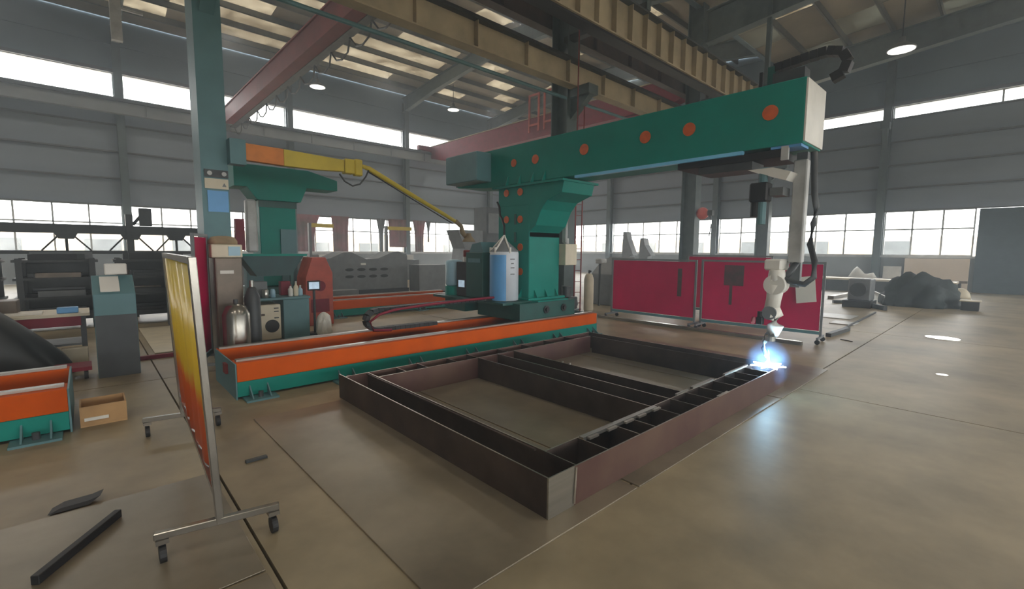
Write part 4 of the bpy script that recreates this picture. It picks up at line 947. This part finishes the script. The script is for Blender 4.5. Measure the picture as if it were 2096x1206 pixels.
for px, py, w_, hh, lab in ((1283, 470, .3, 1.0, 'tall grey slanted chute in front of the right-hand windows'), (1318, 490, .3, .6, 'shorter grey slanted chute beside the tall one')):
    p = at(px, py, x=24); t = thing('grey_chute', lab, 'chute', (24, p.y, 0))
    MB().prism([(w_, 0), (-w_*.1, 0), (-w_*1.6, 0), (-w_*.2, hh), (w_*.1, hh+.4), (w_*.8, hh+.4)], (24, p.y, 1.5), (0, 1, 0), (0, 0, 1), (.5, 0, 0)).build('chute', 'grey', t)
    B((24, p.y-w_*.9, 0), (24.5, p.y+w_, 1.499)).build('stand', 'grey', t)
p = at(1438, 437, x=18.0)
t = thing('hose_reel', 'round red reel with a small dark bracket fixed beside the grey roof column', 'reel', (18, p.y, p.z))
MB().lathe((18, p.y, p.z), [(.05, -.12), (.22, -.08), (.24, 0), (.22, .08), (.05, .12)], 20, axis='X').build('drum', 'redlamp', t, smooth=True)
B((17.97, p.y+.0, p.z-.04), (18.03, 8.72, p.z+.04)).build('arm', 'grey_dk', t); MB().box((17.9, p.y-.42, p.z-.1), (18.1, p.y-.24, p.z+.1)).build('motor', 'grey_dk', t)
MB().tube([(18, p.y-.3, p.z-.1), (18, p.y-.36, p.z-.5), (18, p.y-.3, p.z-.9)], .02, 6).build('hose', 'grey_dk', t)

# ------------------------------------------------------------------ right background
d1 = B((XB-.12, -4.5, 0), (XB-.02, 1.2, 3.75)).build('door_1', 'door', None, kind='structure')
for k in range(9): B((XB-.15, -4.5, .05+k*.41), (XB-.121, 1.2, .43+k*.41)).build('door_slat', 'door', d1)
t = thing('motor_block', 'grey motor block on dark beams left of the covered mound', 'motor', (18.9, 3.15, 0))
MB().box((18.2, 3.0, .22), (18.85, 3.6, .92), bev=.03).build('housing', 'grey', t); MB().cyl((18.0, 3.3, .58), (18.2, 3.3, .58), .22).build('end_bell', 'grey_dk', t)
B((18.05, 2.95, .0), (18.95, 3.7, .219)).build('base', 'black', t)
mb = MB(); bmesh.ops.create_icosphere(mb.bm, subdivisions=4, radius=1, matrix=Matrix.Identity(4))
for v in mb.bm.verts:
    q = v.co.copy(); zz = max(0, q.z); b_ = 1+.14*math.sin(5*q.x+3)*math.cos(4*q.y)+.09*math.sin(11*q.y+9*q.x)+.05*math.sin(23*q.z+17*q.y)
    v.co = Vector((20.4+q.x*.9*b_, 2.1+q.y*1.0*b_, 1.0*zz*b_))
tag(mb.build('covered_mound', 'darkgreen', None, smooth=True), 'dark green covered mound on the open floor at the right', 'covered heap')
t = thing('steel_box', 'small black open box right of the covered mound', 'box', (21.1, 2.2, 0)); 
MB().box((19.9, .62, 0), (20.3, 1.02, .28)).build('body', 'black', t); MB().box((19.85, .58, .281), (20.35, 1.06, .31)).build('lid', 'cream', t)
for i, (a, b, wd, hh, m, lab) in enumerate((((1700, 688), (1792, 641), .04, .04, 'grey_dk', 'long thin dark bar running over the floor from the screen to the mound'), ((1705, 620), (1790, 622), .12, .1, 'grey_dk', 'dark beam lying beside the motor block'),
        ((1775, 628), (1812, 636), .1, .14, 'black', 'black beam end lying in front of the mound'), ((1785, 610), (1812, 624), .05, .3, 'chrome', 'pale steel angle leaning on the black beam'), ((1695, 690), (1735, 677), .1, .08, 'grey_dk', 'short dark beam beside the screen foot'),
        ((1700, 612), (1740, 604), .2, .12, 'chrome', 'pale steel section behind the dark beams'), ((1720, 695), (1745, 700), .02, .015, 'black', 'thin black rod on the floor near the screen foot'))):
    p, q = at(*a, z=0), at(*b, z=0); dd = q-p; an = math.atan2(dd.y, dd.x); c = (p+q)/2; L_ = dd.length
    o = MB().box((-L_/2, -wd/2, 0), (L_/2, wd/2, hh), bev=.004).build('steel_bar', m, None); o.location = (c.x, c.y, 0); o.rotation_euler = (0, 0, an); tag(o, lab, 'steel bar')
for i, (pa, wx, wy, lab) in enumerate(((((1712, 648)), 1.0, .8, 'pale plate on the floor near the right screen edge'), ((1728, 662), .6, .5, 'small pale plate nearer the right screen edge'))):
    p = at(*pa, z=0); small_box((p.x-wx/2, p.y-wy/2, 0), (p.x+wx/2, p.y+wy/2, .02), 'frame', 'steel_sheet', lab, 'plate', .003)
p, q = at(1895, 688, z=0), at(1964, 698, z=0); c = (p+q)/2  # mirror-like disc added to give a bright reflection on the floor
o = MB().prism([((p-q).length/2*math.cos(a*PI/16), .24*math.sin(a*PI/16)) for a in range(32)], (c.x, c.y, 0), (q-p).normalized(), Vector((0, 0, 1)).cross((q-p).normalized()), (0, 0, .012)).build('bright_spot_disc', 'shiny', None)
tag(o, 'bright oval light reflection on the open floor at the right, shaped as a mirror disc', 'sheet')
p = at(1928, 768, z=0); o = MB().cyl((p.x, p.y, 0), (p.x, p.y, .008), .07, n=16).build('bright_spot_disc', 'shiny', None); tag(o, 'tiny bright light spot shaped as a disc, nearer than the oval one', 'sheet')  # second added disc, a small bright spot of light
t = thing('beam_stack', 'low stack of long grey beams with pale tops along the right-hand wall', 'beam stack', (26, 3, 0))
for k in range(3): B((25.6+k*.5, 1.6, 0), (26.0+k*.5, 9.5, .5)).build('long_beam', 'grey_dk', t)
B((25.7, 1.5, .501), (26.9, 9.5, .58)).build('top_beam', 'cream', t)
B((28.0, 1.3, .45), (28.3, 12, .55)).build('rear_beam', 'brown', t); 
for y in (1.5, 6, 11.5): B((28.0, y, 0), (28.3, y+.2, .449)).build('bearer', 'grey_dk', t)
for i, (px, m, lab) in enumerate(((1938, 'tan', 'tan sack against the beam stack'), (1968, 'cream', 'pale sack beside the dark shutter door'))):
    p = at(px, 597, z=0); mb = MB(); bmesh.ops.create_icosphere(mb.bm, subdivisions=3, radius=1, matrix=Matrix.Identity(4))
    for v in mb.bm.verts: v.co = Vector((25.2-.3*i+v.co.x*.22, p.y*25.2/p.x+v.co.y*.3, max(0, v.co.z)*.42+.0))
    tag(mb.build('sack', m, None, smooth=True), lab, 'sack')
for i, (y0_, y1_, z0_, z1_, m, lab) in enumerate(((1.35, 3.6, .05, 1.5, 'out', 'large cream board leaning under the right-hand windows'), (3.7, 4.4, .05, 1.1, 'white', 'white board beside the large cream one'))):
    small_box((29.2, y0_, z0_-.05), (29.35, y1_, z1_), m, 'leaning_board', lab, 'board')
mb = MB(); bmesh.ops.create_icosphere(mb.bm, subdivisions=3, radius=1, matrix=Matrix.Identity(4))
for v in mb.bm.verts: v.co = Vector((28.75+v.co.x*.25, 5.2+v.co.y*.75, max(0, v.co.z)*(.9+.2*math.sin(v.co.y*6))))
tag(mb.build('sack_pile', 'bagwhite', None, smooth=True), 'white heap of sacks under the right-hand windows', 'sacks')
# things up under the roof
p = at(240, 84, y=20); t = thing('drop_post', 'pale square post hanging from the roof at the upper left', 'post', (p.x, 20, p.z))
B((p.x-.14, 19.9, p.z), (p.x+.14, 20.1, 12.7)).build('post', 'frame', t); B((p.x+.1, 19.95, p.z+1.0), (p.x+.7, 20.05, p.z+1.06)).build('arm', 'frame', t)
